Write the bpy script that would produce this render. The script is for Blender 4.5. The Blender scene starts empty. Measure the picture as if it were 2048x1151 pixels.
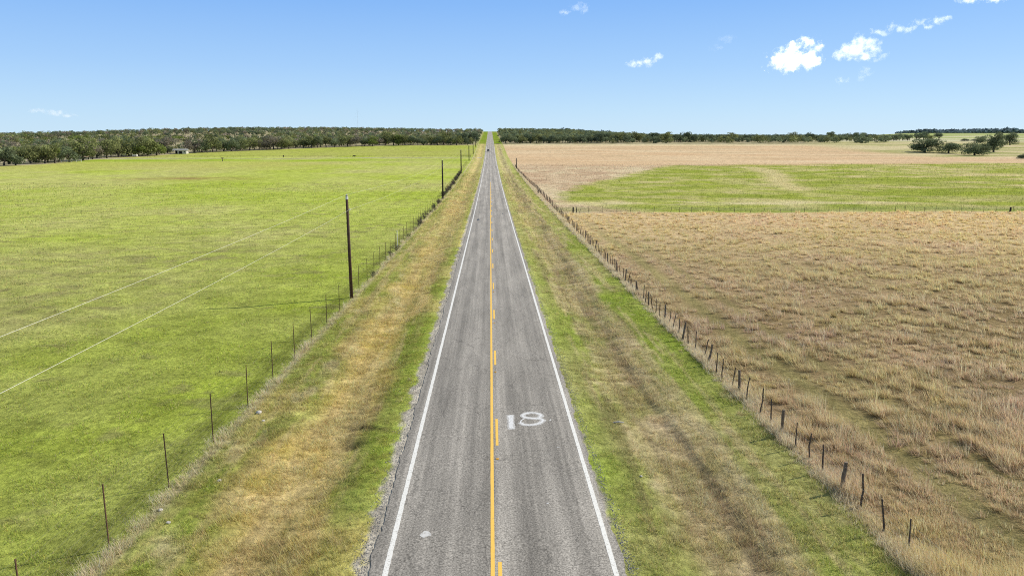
import bpy, bmesh, math, random
import numpy as np
from mathutils import Vector, Matrix, Euler

random.seed(7)
rng = np.random.default_rng(7)
SC = bpy.context.scene
COL = SC.collection
PI = math.pi

# ------------------------------------------------------------------ camera numbers
F, CX, CY, CAMH = 1420.0, 1024.0, 575.5, 13.2
PITCH = math.atan((CY - 272) / F)
YAW = math.atan((CX - 981) / F)
SUN_EL = math.radians(36)
SUN_AZ = math.atan2(12.2, 4.6)            # clockwise from +Y

# ------------------------------------------------------------------ terrain
KY = np.array([-400, -60, 0, 20, 33, 67, 98, 150, 211, 270, 336, 430, 522, 620, 728, 860, 991, 1250, 1504, 1700, 1950, 2600, 4500, 9000], float)
KZ = np.array([7, 1.05, .13, -.2, -.45, -1.1, -1.65, -2.5, -3.15, -3.5, -3.4, -2.9, -1.9, .7, 4.2, 7, 9.6, 15.5, 22, 23.2, 21, 12, 6, 0], float)
_h = np.diff(KY); _d = np.diff(KZ) / _h
_m = np.zeros_like(KY); _m[0] = _d[0]; _m[-1] = _d[-1]
for _i in range(1, len(KY) - 1):
    if _d[_i - 1] * _d[_i] > 0:
        w1, w2 = 2 * _h[_i] + _h[_i - 1], _h[_i] + 2 * _h[_i - 1]
        _m[_i] = (w1 + w2) / (w1 / _d[_i - 1] + w2 / _d[_i])

def P(y):
    y = np.clip(np.asarray(y, float), KY[0], KY[-1])
    i = np.clip(np.searchsorted(KY, y, side='right') - 1, 0, len(KY) - 2)
    h = _h[i]; t = (y - KY[i]) / h
    return ((1 + 2 * t) * (1 - t) ** 2 * KZ[i] + t * (1 - t) ** 2 * h * _m[i]
            + t * t * (3 - 2 * t) * KZ[i + 1] + t * t * (t - 1) * h * _m[i + 1])

def ss(a, b, x):
    t = np.clip((np.asarray(x, float) - a) / (b - a), 0, 1)
    return t * t * (3 - 2 * t)

_tab = np.random.default_rng(3).random((256, 256))
def vn(x, y, seed=0):
    x = np.asarray(x, float) + seed * 17.31; y = np.asarray(y, float) + seed * 41.77
    xi = np.floor(x); yi = np.floor(y); fx = x - xi; fy = y - yi
    fx = fx * fx * (3 - 2 * fx); fy = fy * fy * (3 - 2 * fy)
    a = xi.astype(np.int64) & 255; b = yi.astype(np.int64) & 255
    a1 = (a + 1) & 255; b1 = (b + 1) & 255
    return (_tab[a, b] * (1 - fx) + _tab[a1, b] * fx) * (1 - fy) + (_tab[a, b1] * (1 - fx) + _tab[a1, b1] * fx) * fy

def fbm(x, y, o=3, seed=0):
    s = 0; a = 1; t = 0
    for k in range(o):
        s = s + a * vn(np.asarray(x) * 2 ** k, np.asarray(y) * 2 ** k, seed + k * 5); t += a; a *= .55
    return s / t

def n01(v, c=.5, w=.22):                    # contrast around the middle
    return np.clip((v - c) / (2 * w) + .5, 0, 1)

def G(x, y):
    x = np.asarray(x, float); y = np.asarray(y, float)
    p = P(y)
    L = p + 6 * ss(700, 1100, y) * (1 - ss(1250, 1600, y)) * ss(60, 260, -x)
    L = L + (np.minimum(p, 9.0) - L) * ss(430, 900, -x)
    R = p + (np.minimum(p, 6.5) - p) * ss(90, 420, x)
    R = R + 20 * ss(1500, 3500, y) * ss(.46, .60, x / np.maximum(y, 1.0))
    z = np.where(x < 0, L, R)
    ax = np.abs(x)
    near = 1 - ss(600, 900, y)
    z = z - .34 * np.exp(-((ax - 7.6) / 1.7) ** 2) * near               # roadside ditches
    z = z + near * ss(4.6, 7, ax) * ((fbm(x / 6, y / 6, 2, 11) - .5) * .16 + (fbm(x / 30, y / 30, 2, 12) - .5) * .5 * ss(14, 40, ax))
    # eroded hollow in the left ditch, wheel ruts in the right verge and along the far fence
    z = z - .42 * np.exp(-((x + 6.7) / .55) ** 2 - ((y - 30.6) / .45) ** 2) - .16 * np.exp(-((x + 6.9) / .5) ** 2 - ((y - 32.6) / .35) ** 2)
    z = z - .07 * np.exp(-((x - 8.7 - .3 * np.sin(y / 9)) / .22) ** 2) * (1 - ss(90, 140, y))
    rd = 1 - ss(4.0, 4.5, ax)
    z = z * (1 - rd) + (p - .045) * rd
    return z

def hit(px, py):
    """ground point seen at a pixel of the photograph"""
    a = (px - CX) / F; b = -(py - CY) / F
    cp, sp, cw, sw = math.cos(PITCH), math.sin(PITCH), math.cos(YAW), math.sin(YAW)
    d = np.array([sw * cp + a * cw + b * sw * sp, cw * cp - a * sw + b * cw * sp, -sp + b * cp])
    t = np.concatenate([np.arange(12, 120, .05), np.arange(120, 1800, .5)])
    z = CAMH + d[2] * t - G(d[0] * t, d[1] * t)
    i = int(np.argmax(z < 0)) if (z < 0).any() else len(t) - 1
    return float(d[0] * t[i]), float(d[1] * t[i]), float(t[i])

# ------------------------------------------------------------------ material helpers
def newmat(name):
    m = bpy.data.materials.new(name); m.use_nodes = True
    nt = m.node_tree; nt.nodes.clear()
    out = nt.nodes.new('ShaderNodeOutputMaterial')
    return m, nt, out

def N(nt, kind, **kw):
    n = nt.nodes.new(kind)
    for k, v in kw.items():
        if k.startswith('i_'):
            n.inputs[int(k[2:]) if k[2:].isdigit() else k[2:].replace('_', ' ')].default_value = v
        else:
            setattr(n, k, v)
    return n

def ramp(nt, pts):
    r = nt.nodes.new('ShaderNodeValToRGB')
    e = r.color_ramp.elements
    while len(e) < len(pts): e.new(.5)
    for i, (p, c) in enumerate(pts):
        e[i].position = p; e[i].color = (c, c, c, 1) if not isinstance(c, tuple) else (*c, 1)
    return r

def plain(name, col, rough=.8, var=.25, scale=6, metal=0, bump=0):
    m, nt, out = newmat(name)
    b = N(nt, 'ShaderNodeBsdfPrincipled'); b.inputs['Roughness'].default_value = rough; b.inputs['Metallic'].default_value = metal
    tc = N(nt, 'ShaderNodeTexCoord')
    no = N(nt, 'ShaderNodeTexNoise'); no.inputs['Scale'].default_value = scale; no.inputs['Detail'].default_value = 5
    nt.links.new(tc.outputs['Object'], no.inputs['Vector'])
    r = ramp(nt, [(.25, tuple(c * (1 - var) for c in col)), (.75, tuple(min(1, c * (1 + var)) for c in col))])
    nt.links.new(no.outputs[0], r.inputs[0]); nt.links.new(r.outputs[0], b.inputs['Base Color'])
    if bump:
        bp = N(nt, 'ShaderNodeBump'); bp.inputs['Strength'].default_value = bump; bp.inputs['Distance'].default_value = .03
        nt.links.new(no.outputs[0], bp.inputs['Height']); nt.links.new(bp.outputs[0], b.inputs['Normal'])
    nt.links.new(b.outputs[0], out.inputs[0])
    return m

def leafmat(name, trans=.3):
    m, nt, out = newmat(name)
    at = N(nt, 'ShaderNodeAttribute', attribute_name='Col')
    d = N(nt, 'ShaderNodeBsdfDiffuse'); t = N(nt, 'ShaderNodeBsdfTranslucent')
    mx = N(nt, 'ShaderNodeMixShader'); mx.inputs[0].default_value = trans
    nt.links.new(at.outputs['Color'], d.inputs[0]); nt.links.new(at.outputs['Color'], t.inputs[0])
    nt.links.new(d.outputs[0], mx.inputs[1]); nt.links.new(t.outputs[0], mx.inputs[2]); nt.links.new(mx.outputs[0], out.inputs[0])
    return m

MAT = {}
MAT['grass'] = leafmat('grass_blades', .45)
MAT['leaf'] = leafmat('oak_leaves', .38)

def ground_mat():
    m, nt, out = newmat('ground_turf')
    L = nt.links.new
    at = N(nt, 'ShaderNodeAttribute', attribute_name='Col')
    tc = N(nt, 'ShaderNodeTexCoord')
    n1 = N(nt, 'ShaderNodeTexNoise'); n1.inputs['Scale'].default_value = 3.2; n1.inputs['Detail'].default_value = 6; n1.inputs['Roughness'].default_value = .72
    n2 = N(nt, 'ShaderNodeTexNoise'); n2.inputs['Scale'].default_value = .38; n2.inputs['Detail'].default_value = 7; n2.inputs['Roughness'].default_value = .7
    L(tc.outputs['Object'], n1.inputs['Vector']); L(tc.outputs['Object'], n2.inputs['Vector'])
    r1 = ramp(nt, [(.3, .55), (.7, 1.3)]); L(n1.outputs[0], r1.inputs[0])
    r2 = ramp(nt, [(.32, .66), (.68, 1.26)]); L(n2.outputs[0], r2.inputs[0])
    mu = N(nt, 'ShaderNodeMix', data_type='RGBA', blend_type='MULTIPLY'); mu.inputs[0].default_value = 1
    L(at.outputs['Color'], mu.inputs[6]); L(r1.outputs[0], mu.inputs[7])
    mu2 = N(nt, 'ShaderNodeMix', data_type='RGBA', blend_type='MULTIPLY'); mu2.inputs[0].default_value = 1
    L(mu.outputs[2], mu2.inputs[6]); L(r2.outputs[0], mu2.inputs[7])
    b = N(nt, 'ShaderNodeBsdfDiffuse'); b.inputs['Roughness'].default_value = 0
    L(mu2.outputs[2], b.inputs[0])
    ad = N(nt, 'ShaderNodeMath', operation='ADD'); L(n1.outputs[0], ad.inputs[0]); L(n2.outputs[0], ad.inputs[1])
    bp = N(nt, 'ShaderNodeBump'); bp.inputs['Strength'].default_value = .7; bp.inputs['Distance'].default_value = .25
    L(ad.outputs[0], bp.inputs['Height']); L(bp.outputs[0], b.inputs['Normal'])
    L(b.outputs[0], out.inputs[0])
    return m
MAT['ground'] = ground_mat()

def road_mat():
    m, nt, out = newmat('chip_seal_asphalt')
    L = nt.links.new
    tc = N(nt, 'ShaderNodeTexCoord')
    sep = N(nt, 'ShaderNodeSeparateXYZ'); L(tc.outputs['Object'], sep.inputs[0])
    fine = N(nt, 'ShaderNodeTexNoise'); fine.inputs['Scale'].default_value = 16; fine.inputs['Detail'].default_value = 4; fine.inputs['Roughness'].default_value = .8
    L(tc.outputs['Object'], fine.inputs['Vector'])
    rf = ramp(nt, [(.33, .34), (.5, .98), (.67, 1.78)]); L(fine.outputs[0], rf.inputs[0])
    def streak(sx, sy, seed):
        mp = N(nt, 'ShaderNodeMapping'); mp.inputs['Scale'].default_value = (sx, sy, 1); mp.inputs['Location'].default_value = (seed, seed, 0)
        L(tc.outputs['Object'], mp.inputs[0])
        n = N(nt, 'ShaderNodeTexNoise'); n.inputs['Scale'].default_value = 1; n.inputs['Detail'].default_value = 4; n.inputs['Roughness'].default_value = .6
        L(mp.outputs[0], n.inputs['Vector']); return n
    s1 = streak(2.1, .022, 3); s2 = streak(.8, .12, 9); s3 = streak(6, .01, 21)
    r1 = ramp(nt, [(.36, .82), (.62, 1.13)]); L(s1.outputs[0], r1.inputs[0])
    r2 = ramp(nt, [(.3, .80), (.7, 1.14)]); L(s2.outputs[0], r2.inputs[0])
    r3 = ramp(nt, [(.35, .9), (.65, 1.08)]); L(s3.outputs[0], r3.inputs[0])
    # wheel paths: dark between them, polished light where the tyres run
    wv = N(nt, 'ShaderNodeMath', operation='SINE'); k = N(nt, 'ShaderNodeMath', operation='MULTIPLY_ADD'); k.inputs[1].default_value = 2 * PI / 1.75; k.inputs[2].default_value = .3
    L(sep.outputs[0], k.inputs[0]); L(k.outputs[0], wv.inputs[0])
    rw = N(nt, 'ShaderNodeMapRange'); rw.inputs[1].default_value = -1; rw.inputs[2].default_value = 1; rw.inputs[3].default_value = .88; rw.inputs[4].default_value = 1.08
    L(wv.outputs[0], rw.inputs[0])
    base = ramp(nt, [(0, (.305, .282, .25)), (1, (.40, .367, .322))])
    yr = N(nt, 'ShaderNodeMapRange'); yr.inputs[1].default_value = 25; yr.inputs[2].default_value = 260; L(sep.outputs[1], yr.inputs[0]); L(yr.outputs[0], base.inputs[0])
    cur = base.outputs[0]
    for src in (rf.outputs[0], r1.outputs[0], r2.outputs[0], r3.outputs[0], rw.outputs[0]):
        mu = N(nt, 'ShaderNodeMix', data_type='RGBA', blend_type='MULTIPLY'); mu.inputs[0].default_value = 1
        L(cur, mu.inputs[6]); L(src, mu.inputs[7]); cur = mu.outputs[2]
    # hairline cracks
    mp = N(nt, 'ShaderNodeMapping'); mp.inputs['Scale'].default_value = (.55, .16, 1); L(tc.outputs['Object'], mp.inputs[0])
    dn = N(nt, 'ShaderNodeTexNoise'); dn.inputs['Scale'].default_value = 1.5; dn.inputs['Detail'].default_value = 5; L(tc.outputs['Object'], dn.inputs['Vector'])
    va = N(nt, 'ShaderNodeVectorMath', operation='MULTIPLY_ADD'); va.inputs[1].default_value = (.35, .35, 0); L(dn.outputs[1], va.inputs[0]); L(mp.outputs[0], va.inputs[2])
    vo = N(nt, 'ShaderNodeTexVoronoi', feature='DISTANCE_TO_EDGE'); vo.inputs['Scale'].default_value = 1; L(va.outputs[0], vo.inputs['Vector'])
    rc = ramp(nt, [(.003, .5), (.011, 1.0)]); L(vo.outputs[0], rc.inputs[0])
    mu = N(nt, 'ShaderNodeMix', data_type='RGBA', blend_type='MULTIPLY'); mu.inputs[0].default_value = .55
    L(cur, mu.inputs[6]); L(rc.outputs[0], mu.inputs[7]); cur = mu.outputs[2]
    b = N(nt, 'ShaderNodeBsdfPrincipled'); b.inputs['Roughness'].default_value = .85; b.inputs['Specular IOR Level'].default_value = .25
    L(cur, b.inputs['Base Color'])
    bp = N(nt, 'ShaderNodeBump'); bp.inputs['Strength'].default_value = .5; bp.inputs['Distance'].default_value = .012
    L(fine.outputs[0], bp.inputs['Height']); L(bp.outputs[0], b.inputs['Normal']); L(b.outputs[0], out.inputs[0])
    return m
MAT['road'] = road_mat()

def paint_mat(name, col, worn, wear=.45, scale=14):
    m, nt, out = newmat(name)
    L = nt.links.new
    tc = N(nt, 'ShaderNodeTexCoord')
    n = N(nt, 'ShaderNodeTexNoise'); n.inputs['Scale'].default_value = scale; n.inputs['Detail'].default_value = 6; n.inputs['Roughness'].default_value = .7
    L(tc.outputs['Object'], n.inputs['Vector'])
    r = ramp(nt, [(wear - .14, worn), (wear, col)]); L(n.outputs[0], r.inputs[0])
    b = N(nt, 'ShaderNodeBsdfPrincipled'); b.inputs['Roughness'].default_value = .7
    L(r.outputs[0], b.inputs['Base Color']); L(b.outputs[0], out.inputs[0])
    return m
MAT['white_line'] = paint_mat('white_road_paint', (.80, .79, .75), (.46, .44, .40), .49)
MAT['yellow_line'] = paint_mat('yellow_road_paint', (.88, .55, .095), (.56, .37, .13), .45)
MAT['spray_white'] = paint_mat('white_spray_paint', (.72, .72, .72), (.44, .43, .41), .50, 10)
MAT['faded'] = paint_mat('faded_paint', (.62, .61, .59), (.40, .38, .35), .5, 11)
MAT['overspray'] = paint_mat('white_overspray', (.60, .59, .57), (.37, .35, .32), .56, 12)
MAT['tar'] = plain('dark_tar', (.075, .075, .08), .6, .3, 9)
MAT['rust'] = plain('rusty_steel', (.15, .075, .045), .8, .4, 8, 0, .2)
MAT['greywood'] = plain('weathered_cedar', (.17, .125, .09), .9, .45, 7, 0, .4)
MAT['stay'] = plain('dark_cedar_stay', (.085, .06, .045), .9, .4, 9)
MAT['wire'] = plain('galvanised_wire', (.3, .29, .27), .5, .15, 5, .4)
MAT['pole'] = plain('creosoted_pole', (.072, .034, .02), .85, .4, 3, 0, .3)
MAT['poledark'] = plain('dark_utility_pole', (.016, .013, .012), .85, .4, 3, 0, .3)
MAT['housewall'] = plain('pale_stucco', (.55, .53, .49), .8, .15, 2)
MAT['porcelain'] = plain('porcelain', (.75, .73, .7), .25, .08, 5)
MAT['cable'] = plain('aluminium_cable', (.72, .70, .60), .45, .08, 5)
MAT['white'] = plain('white_paint', (.74, .73, .7), .6, .1, 4)
MAT['yellow'] = plain('yellow_plastic', (.8, .42, .03), .5, .1, 5)
MAT['bark'] = plain('oak_bark', (.09, .075, .06), .95, .4, 4, 0, .5)
MAT['brush'] = plain('dark_twigs', (.085, .07, .06), .95, .4, 6)
MAT['stone'] = plain('limestone', (.5, .47, .42), .9, .25, 5, 0, .5)
MAT['cow'] = plain('black_hide', (.012, .011, .011), .6, .3, 4)
MAT['roof'] = plain('grey_metal_roof', (.30, .31, .29), .5, .2, 2)
MAT['rustroof'] = plain('rusty_sheet_roof', (.42, .30, .2), .6, .35, .6)
MAT['dark'] = plain('dark_interior', (.02, .02, .02), .9, .2, 3)
MAT['carpaint'] = plain('black_car_paint', (.012, .012, .014), .25, .1, 3)
MAT['glass'] = plain('dark_glass', (.03, .035, .04), .08, .1, 3)
MAT['tyre'] = plain('tyre_rubber', (.015, .015, .015), .9, .2, 6)
MAT['chrome'] = plain('alloy', (.5, .5, .5), .3, .1, 5, .8)
MAT['lamp'] = plain('headlamp_lens', (.7, .7, .68), .15, .1, 5)
MAT['gravel'] = plain('pale_gravel', (.52, .46, .36), .95, .25, .9, 0, .4)
MAT['chip'] = plain('road_chippings', (.33, .31, .28), .95, .35, 14)

# ------------------------------------------------------------------ object helpers
def tag(o, label=None, cat=None, group=None, kind=None):
    if label: o['label'] = label
    if cat: o['category'] = cat
    if group: o['group'] = group
    if kind: o['kind'] = kind
    return o

def empty(name, loc=(0, 0, 0), rz=0, label=None, cat=None, group=None, parent=None):
    o = bpy.data.objects.new(name, None); COL.objects.link(o)
    o.location = loc; o.rotation_euler = (0, 0, rz); o.empty_display_size = .2
    if parent: o.parent = parent
    return tag(o, label, cat, group)

def link(name, me, mat=None, parent=None, loc=None):
    o = bpy.data.objects.new(name, me); COL.objects.link(o)
    if mat is not None and not len(me.materials): me.materials.append(mat)
    if parent is not None: o.parent = parent
    if loc is not None: o.location = loc
    return o

def copy_tree(o, parent=None):
    c = o.copy(); COL.objects.link(c); c.parent = parent
    for ch in list(o.children): copy_tree(ch, c)
    return c

def rawmesh(name, V, polys_flat, n_per, col=None, smooth=False):
    """fast mesh from numpy arrays; polys all with n_per corners"""
    V = np.ascontiguousarray(V, np.float32); idx = np.ascontiguousarray(polys_flat, np.int32).ravel()
    npoly = len(idx) // n_per
    me = bpy.data.meshes.new(name)
    me.vertices.add(len(V)); me.vertices.foreach_set('co', V.ravel())
    me.loops.add(len(idx)); me.loops.foreach_set('vertex_index', idx)
    me.polygons.add(npoly)
    me.polygons.foreach_set('loop_start', np.arange(npoly, dtype=np.int32) * n_per)
    me.polygons.foreach_set('use_smooth', np.full(npoly, bool(smooth)))
    me.update(calc_edges=True)
    if col is not None:
        a = me.color_attributes.new('Col', 'FLOAT_COLOR', 'POINT')
        c = np.ones((len(V), 4), np.float32); c[:, :3] = np.clip(col, 0, 1)
        a.data.foreach_set('color', c.ravel())
    return me

class MB:
    """collects boxes, tubes and prisms into one mesh"""
    def __init__(s): s.v = []; s.f = []
    def add(s, v, f):
        o = len(s.v); s.v += [tuple(p) for p in v]; s.f += [tuple(i + o for i in q) for q in f]; return s
    def box(s, c, d, rz=0, M=None):
        x, y, z = d[0] / 2, d[1] / 2, d[2] / 2
        p = [Vector((a, b, e)) for a in (-x, x) for b in (-y, y) for e in (-z, z)]
        R = Matrix.Rotation(rz, 3, 'Z')
        p = [R @ q + Vector(c) for q in p]
        if M: p = [M @ q for q in p]
        return s.add(p, [(0, 1, 3, 2), (4, 6, 7, 5), (0, 4, 5, 1), (2, 3, 7, 6), (0, 2, 6, 4), (1, 5, 7, 3)])
    def tube(s, pts, rad, n=6, cap=True):
        pts = [Vector(p) for p in pts]; k = len(pts)
        if not hasattr(rad, '__len__'): rad = [rad] * k
        V = []
        for i, p in enumerate(pts):
            t = (pts[min(i + 1, k - 1)] - pts[max(i - 1, 0)]).normalized()
            a = t.orthogonal().normalized() if abs(t.z) < .9 else Vector((1, 0, 0)).cross(t).normalized()
            if i and a.dot(pa) < 0: a = -a
            pa = a; b = t.cross(a)
            V += [p + (a * math.cos(2 * PI * j / n) + b * math.sin(2 * PI * j / n)) * rad[i] for j in range(n)]
        Fc = [(i * n + j, i * n + (j + 1) % n, (i + 1) * n + (j + 1) % n, (i + 1) * n + j) for i in range(k - 1) for j in range(n)]
        if cap: Fc += [tuple(range(n - 1, -1, -1)), tuple(range((k - 1) * n, k * n))]
        return s.add(V, Fc)
    def mesh(s, name, smooth=False):
        me = bpy.data.meshes.new(name); me.from_pydata(s.v, [], s.f); me.update()
        if smooth: me.polygons.foreach_set('use_smooth', np.ones(len(me.polygons), bool))
        return me
    def build(s, name, mat, parent=None, smooth=False):
        return link(name, s.mesh(name, smooth), mat, parent)

# ------------------------------------------------------------------ colour of the land
def lerp(a, b, t):
    a = np.asarray(a, float); b = np.asarray(b, float)
    return a + (b - a) * np.asarray(t)[..., None]

CROSS_Y = 147.0
def track_mask(x, y):                       # short green wheel track beside the right fence
    w = .5 * np.sin(y / 11) + .4 * np.sin(y / 4.7 + 1)
    t = np.exp(-((x - 17.7 - .35 * w) / .95) ** 2) + .75 * np.exp(-((x - 20.6 - .4 * w) / .55) ** 2) * ss(18, 26, y)
    return np.clip(t, 0, 1) * (1 - ss(95, 150, y))

def green_patch(x, y):                      # the sown green piece beyond the cross fence
    px = np.array([150, 175, 211, 256, 293, 364, 415, 440, 480, 520.]); ex = np.array([29, 18, 21, 35, 51, 81, 104, 100, 150, 400.])
    e = np.interp(y, px, ex) + (fbm(x / 9, y / 9, 3, 31) - .5) * 8
    return ss(-3, 6, x - e + (fbm(x / 3, y / 5, 3, 33) - .5) * 7) * (1 - ss(405, 440, y + (x - 150) * -.12 + (fbm(x / 25, y / 25, 2, 32) - .5) * 60))

def land(x, y):
    x = np.asarray(x, float); y = np.asarray(y, float); ax = np.abs(x)
    big = n01(fbm(x / 42, y / 48, 3, 1), .5, .2); mid = n01(fbm(x / 8, y / 8, 3, 2), .5, .2); fin = n01(fbm(x / 1.6, y / 1.6, 3, 3), .5, .24)
    tiny = n01(fbm(x / .45, y / .45, 2, 4), .5, .28)
    one = np.ones_like(x)
    # ---- left pasture
    c = lerp(one[..., None] * [.58, .585, .20], [.45, .55, .075], np.clip(.2 + .62 * big + .35 * (mid - .5), 0, 1))
    c = lerp(c, [.44, .41, .17], .6 * ss(.55, 1, fin * .6 + (1 - big) * .45))
    bare = ss(.78, .95, fin * .35 + mid * .3 + fbm(x / 1.9, y / 1.3, 3, 6) * .6)
    c = lerp(c, [.34, .31, .14], .5 * bare)
    rows_ = np.sin(x * 2 * PI / 3.4 + 2.5 * fbm(x / 20, y / 60, 2, 14)) * .5 + .5
    c = c * (1 - .10 * rows_ * ss(60, 140, y) * (.4 + .6 * big))[:, None]
    br = np.exp(-((x + 122) / 24) ** 2 - ((y - 292) / 11) ** 2) + .7 * np.exp(-((x + 62) / 26) ** 2 - ((y - 610) / 8) ** 2)
    c = lerp(c, [.36, .25, .11], np.clip(br, 0, 1) * (.3 + .6 * mid))
    c = lerp(c, [.50, .48, .14], .8 * ss(330, 400, y) * (1 - ss(452, 470, y)) * ss(-60, -130, x) * (.5 + .5 * mid))
    c = lerp(c, [.29, .43, .02], .75 * np.exp(-((y - 478) / 14) ** 2) * (.4 + .6 * big))
    c = lerp(c, [.40, .43, .09], .6 * ss(530, 560, y))
    c = c * (1 - .38 * np.exp(-((x + 13.5) / .65) ** 2) * (1 - ss(90, 160, y)))[:, None]  # shadow zone with taller, darker grass beside the fence, painted into the colour
    L = c
    # ---- verges
    wob = (fbm(x * 0 + 3, y / 9, 2, 8) - .5) * 2.4
    wl = -x + wob
    far = ss(55, 130, y)
    gr = lerp(one[..., None] * [.37, .46, .08], [.54, .56, .17], mid)
    dry = lerp(one[..., None] * [.88, .60, .22], [.92, .72, .33], fin)
    brn = lerp(one[..., None] * [.60, .45, .27], [.74, .58, .36], fin)
    pale = one[..., None] * [.72, .62, .36]
    v = lerp(gr, [.34, .30, .085], .55 * tiny)
    v = lerp(v, dry, np.clip(ss(5.6, 6.8, wl) * (1 - ss(8.2, 10.2, wl + (mid - .5) * 2)) + .35 * ss(.6, .9, mid), 0, 1) * (.55 + .45 * fin))
    v = lerp(v, [.74, .56, .25], .7 * (np.exp(-((wl - 6.3) / .38) ** 2) + np.exp(-((wl - 8.3) / .33) ** 2)) * ss(.15, .6, mid))
    v = lerp(v, [.36, .37, .10], .55 * np.exp(-((wl - 7.3) / .35) ** 2) * ss(.3, .7, mid))
    v = lerp(v, pale, .7 * ss(.62, .85, fbm(x / 1.1, y / 3, 3, 9)) * ss(6.5, 8, wl))
    v = lerp(v, lerp(one[..., None] * [.60, .48, .22], [.50, .48, .18], mid), far * .75 * ss(4.2, 5.5, ax) * (1 - .75 * ss(9.6, 11.5, ax)))
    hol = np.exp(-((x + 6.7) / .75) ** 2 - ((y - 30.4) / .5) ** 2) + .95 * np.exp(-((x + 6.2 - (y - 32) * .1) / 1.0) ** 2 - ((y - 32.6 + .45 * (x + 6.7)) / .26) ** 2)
    v = lerp(v, [.055, .042, .028], np.clip(hol * 1.2, 0, 1))  # dark soil of the hollow, with its shade painted into the colour
    stv = n01(fbm(x * 2.3, y * .13, 3, 91), .5, .14); st2v = n01(fbm(x * 1.7 + 9, y * .09, 3, 95), .5, .14)
    inb = ss(5.0, 6.0, ax) * (1 - ss(11.2, 12.2, ax))
    v = lerp(v, [.74, .60, .29], .55 * ss(.62, .95, stv) * inb); v = lerp(v, [.28, .22, .11], .28 * ss(.7, 1, st2v) * inb)
    Lv = lerp(v, [.66, .57, .36], .8 * np.exp(-((ax - 12.35) / .33) ** 2))
    wr = x + wob * .6
    u = lerp(gr, [.44, .41, .18], .5 * mid)
    u = lerp(u, brn, ss(6.0, 7.2, wr) * (1 - ss(9.6, 10.4, wr)) * (.45 + .5 * fin) * (.72 + .28 * ss(7.4, 8.2, wr)))
    u = lerp(u, [.31, .24, .165], .6 * np.exp(-((wr - 8.7) / .30) ** 2) * (.4 + .6 * mid))
    u = lerp(u, [.33, .25, .17], .5 * np.exp(-((wr - 7.35) / .2) ** 2) * ss(.2, .6, mid))
    u = lerp(u, pale, .75 * np.exp(-((wr - 9.9) / .28) ** 2) * ss(.2, .6, mid) + .55 * np.exp(-((wr - 6.5) / .3) ** 2) * ss(.3, .7, fin) + .5 * ss(.66, .85, fbm(x / .9, y / 1.6, 3, 19)) * ss(5.2, 6.4, wr))
    u = lerp(u, lerp(one[..., None] * [.60, .47, .24], [.50, .50, .18], mid), far * .6 * (1 - .6 * ss(9.8, 11, wr)))
    u = lerp(u, [.76, .62, .36], .55 * ss(.62, .95, stv) * inb); u = lerp(u, [.28, .21, .135], .45 * ss(.62, .95, st2v) * inb * (1 - ss(9.8, 10.4, wr)))
    Rv = u
    # ---- right of the fence: dry bluestem, track
    d = lerp(one[..., None] * [.40, .30, .16], [.54, .39, .23], mid)
    d = lerp(d, [.36, .28, .13], .5 * fin)
    d = lerp(d, [.76, .58, .33], .8 * ss(45, 115, y))
    d = lerp(d, [.43, .38, .16], .8 * track_mask(x, y))
    # beyond the cross fence
    gp = green_patch(x, y)
    tanb = lerp(one[..., None] * [.56, .40, .26], [.68, .53, .35], mid)
    e = lerp(tanb, [.74, .63, .41], .7 * ss(.5, .75, fbm(x / 14, y / 30, 3, 41)))
    g = lerp(one[..., None] * [.33, .41, .045], [.45, .47, .11], fin)
    g = lerp(g, [.235, .29, .06], .45 * mid)
    straw = ss(.50, .70, fbm(x / 26 + 5, y / 9, 3, 42)) * (.35 + .5 * ss(120, 210, x)) + ss(.5, .7, fbm(x / 9, y / 12, 3, 44)) * .4
    straw = straw + .9 * np.exp(-((x - np.interp(y, [215, 260, 320, 380], [95, 106, 128, 140])) / 5) ** 2) * ss(205, 225, y) * (1 - ss(375, 395, y))
    straw = straw + .85 * np.exp(-((x - 215 + (y - 300) * .15) / 34) ** 2 - ((y - 330) / 40) ** 2) * mid
    g = lerp(g, [.68, .58, .30], np.clip(straw, 0, .9))
    e = lerp(e, g, gp)
    st2 = np.exp(-((y - 172 - (fbm(x / 7, x * 0, 2, 45) - .5) * 12) / 6) ** 2) * ss(.35, .6, fbm(x / 16, y / 8, 3, 46))
    e = lerp(e, [.78, .67, .40], .85 * st2 * (1 - ss(70, 130, x)))
    e = lerp(e, [.31, .35, .12], .8 * np.exp(-((y - 155) / 6) ** 2) * (.35 + .65 * mid))
    bf = lerp(one[..., None] * [.68, .48, .29], [.76, .59, .38], n01(fbm(x / 60, y / 14, 3, 47), .5, .2))
    bf = lerp(bf, [.50, .39, .23], .55 * ss(.6, .72, fbm(x / 90, y / 7, 3, 48)))
    bf = lerp(bf, [.72, .62, .38], .8 * ss(690, 740, y))
    e = lerp(e, bf, ss(395, 425, y + (fbm(x / 30, y / 30, 2, 49) - .5) * 26 - .1 * np.clip(x - 120, 0, 300)) )
    clm = ss(300, 350, x) * ss(505, 540, y - (x - 300) * .02)
    e = lerp(e, lerp(one[..., None] * [.40, .40, .16], [.66, .57, .34], n01(fbm(x / 60, y / 22, 3, 50), .5, .15)), clm)
    far_f = ss(820, 900, y) * ss(.40, .5, x / np.maximum(y, 1))
    e = lerp(e, lerp(one[..., None] * [.38, .45, .15], [.70, .63, .46], n01(fbm(x / 500, y / 130, 3, 51), .5, .1)), far_f)
    R = lerp(d, e, ss(CROSS_Y - .6, CROSS_Y + .8, y))
    # ---- woodland floor
    wood = lerp(one[..., None] * [.58, .50, .34], [.30, .28, .15], mid)
    L = lerp(L, wood, left_wood_mask(x, y))
    R = lerp(R, wood, ss(735, 760, y) * (1 - ss(.42, .5, x / np.maximum(y, 1))))
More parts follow.
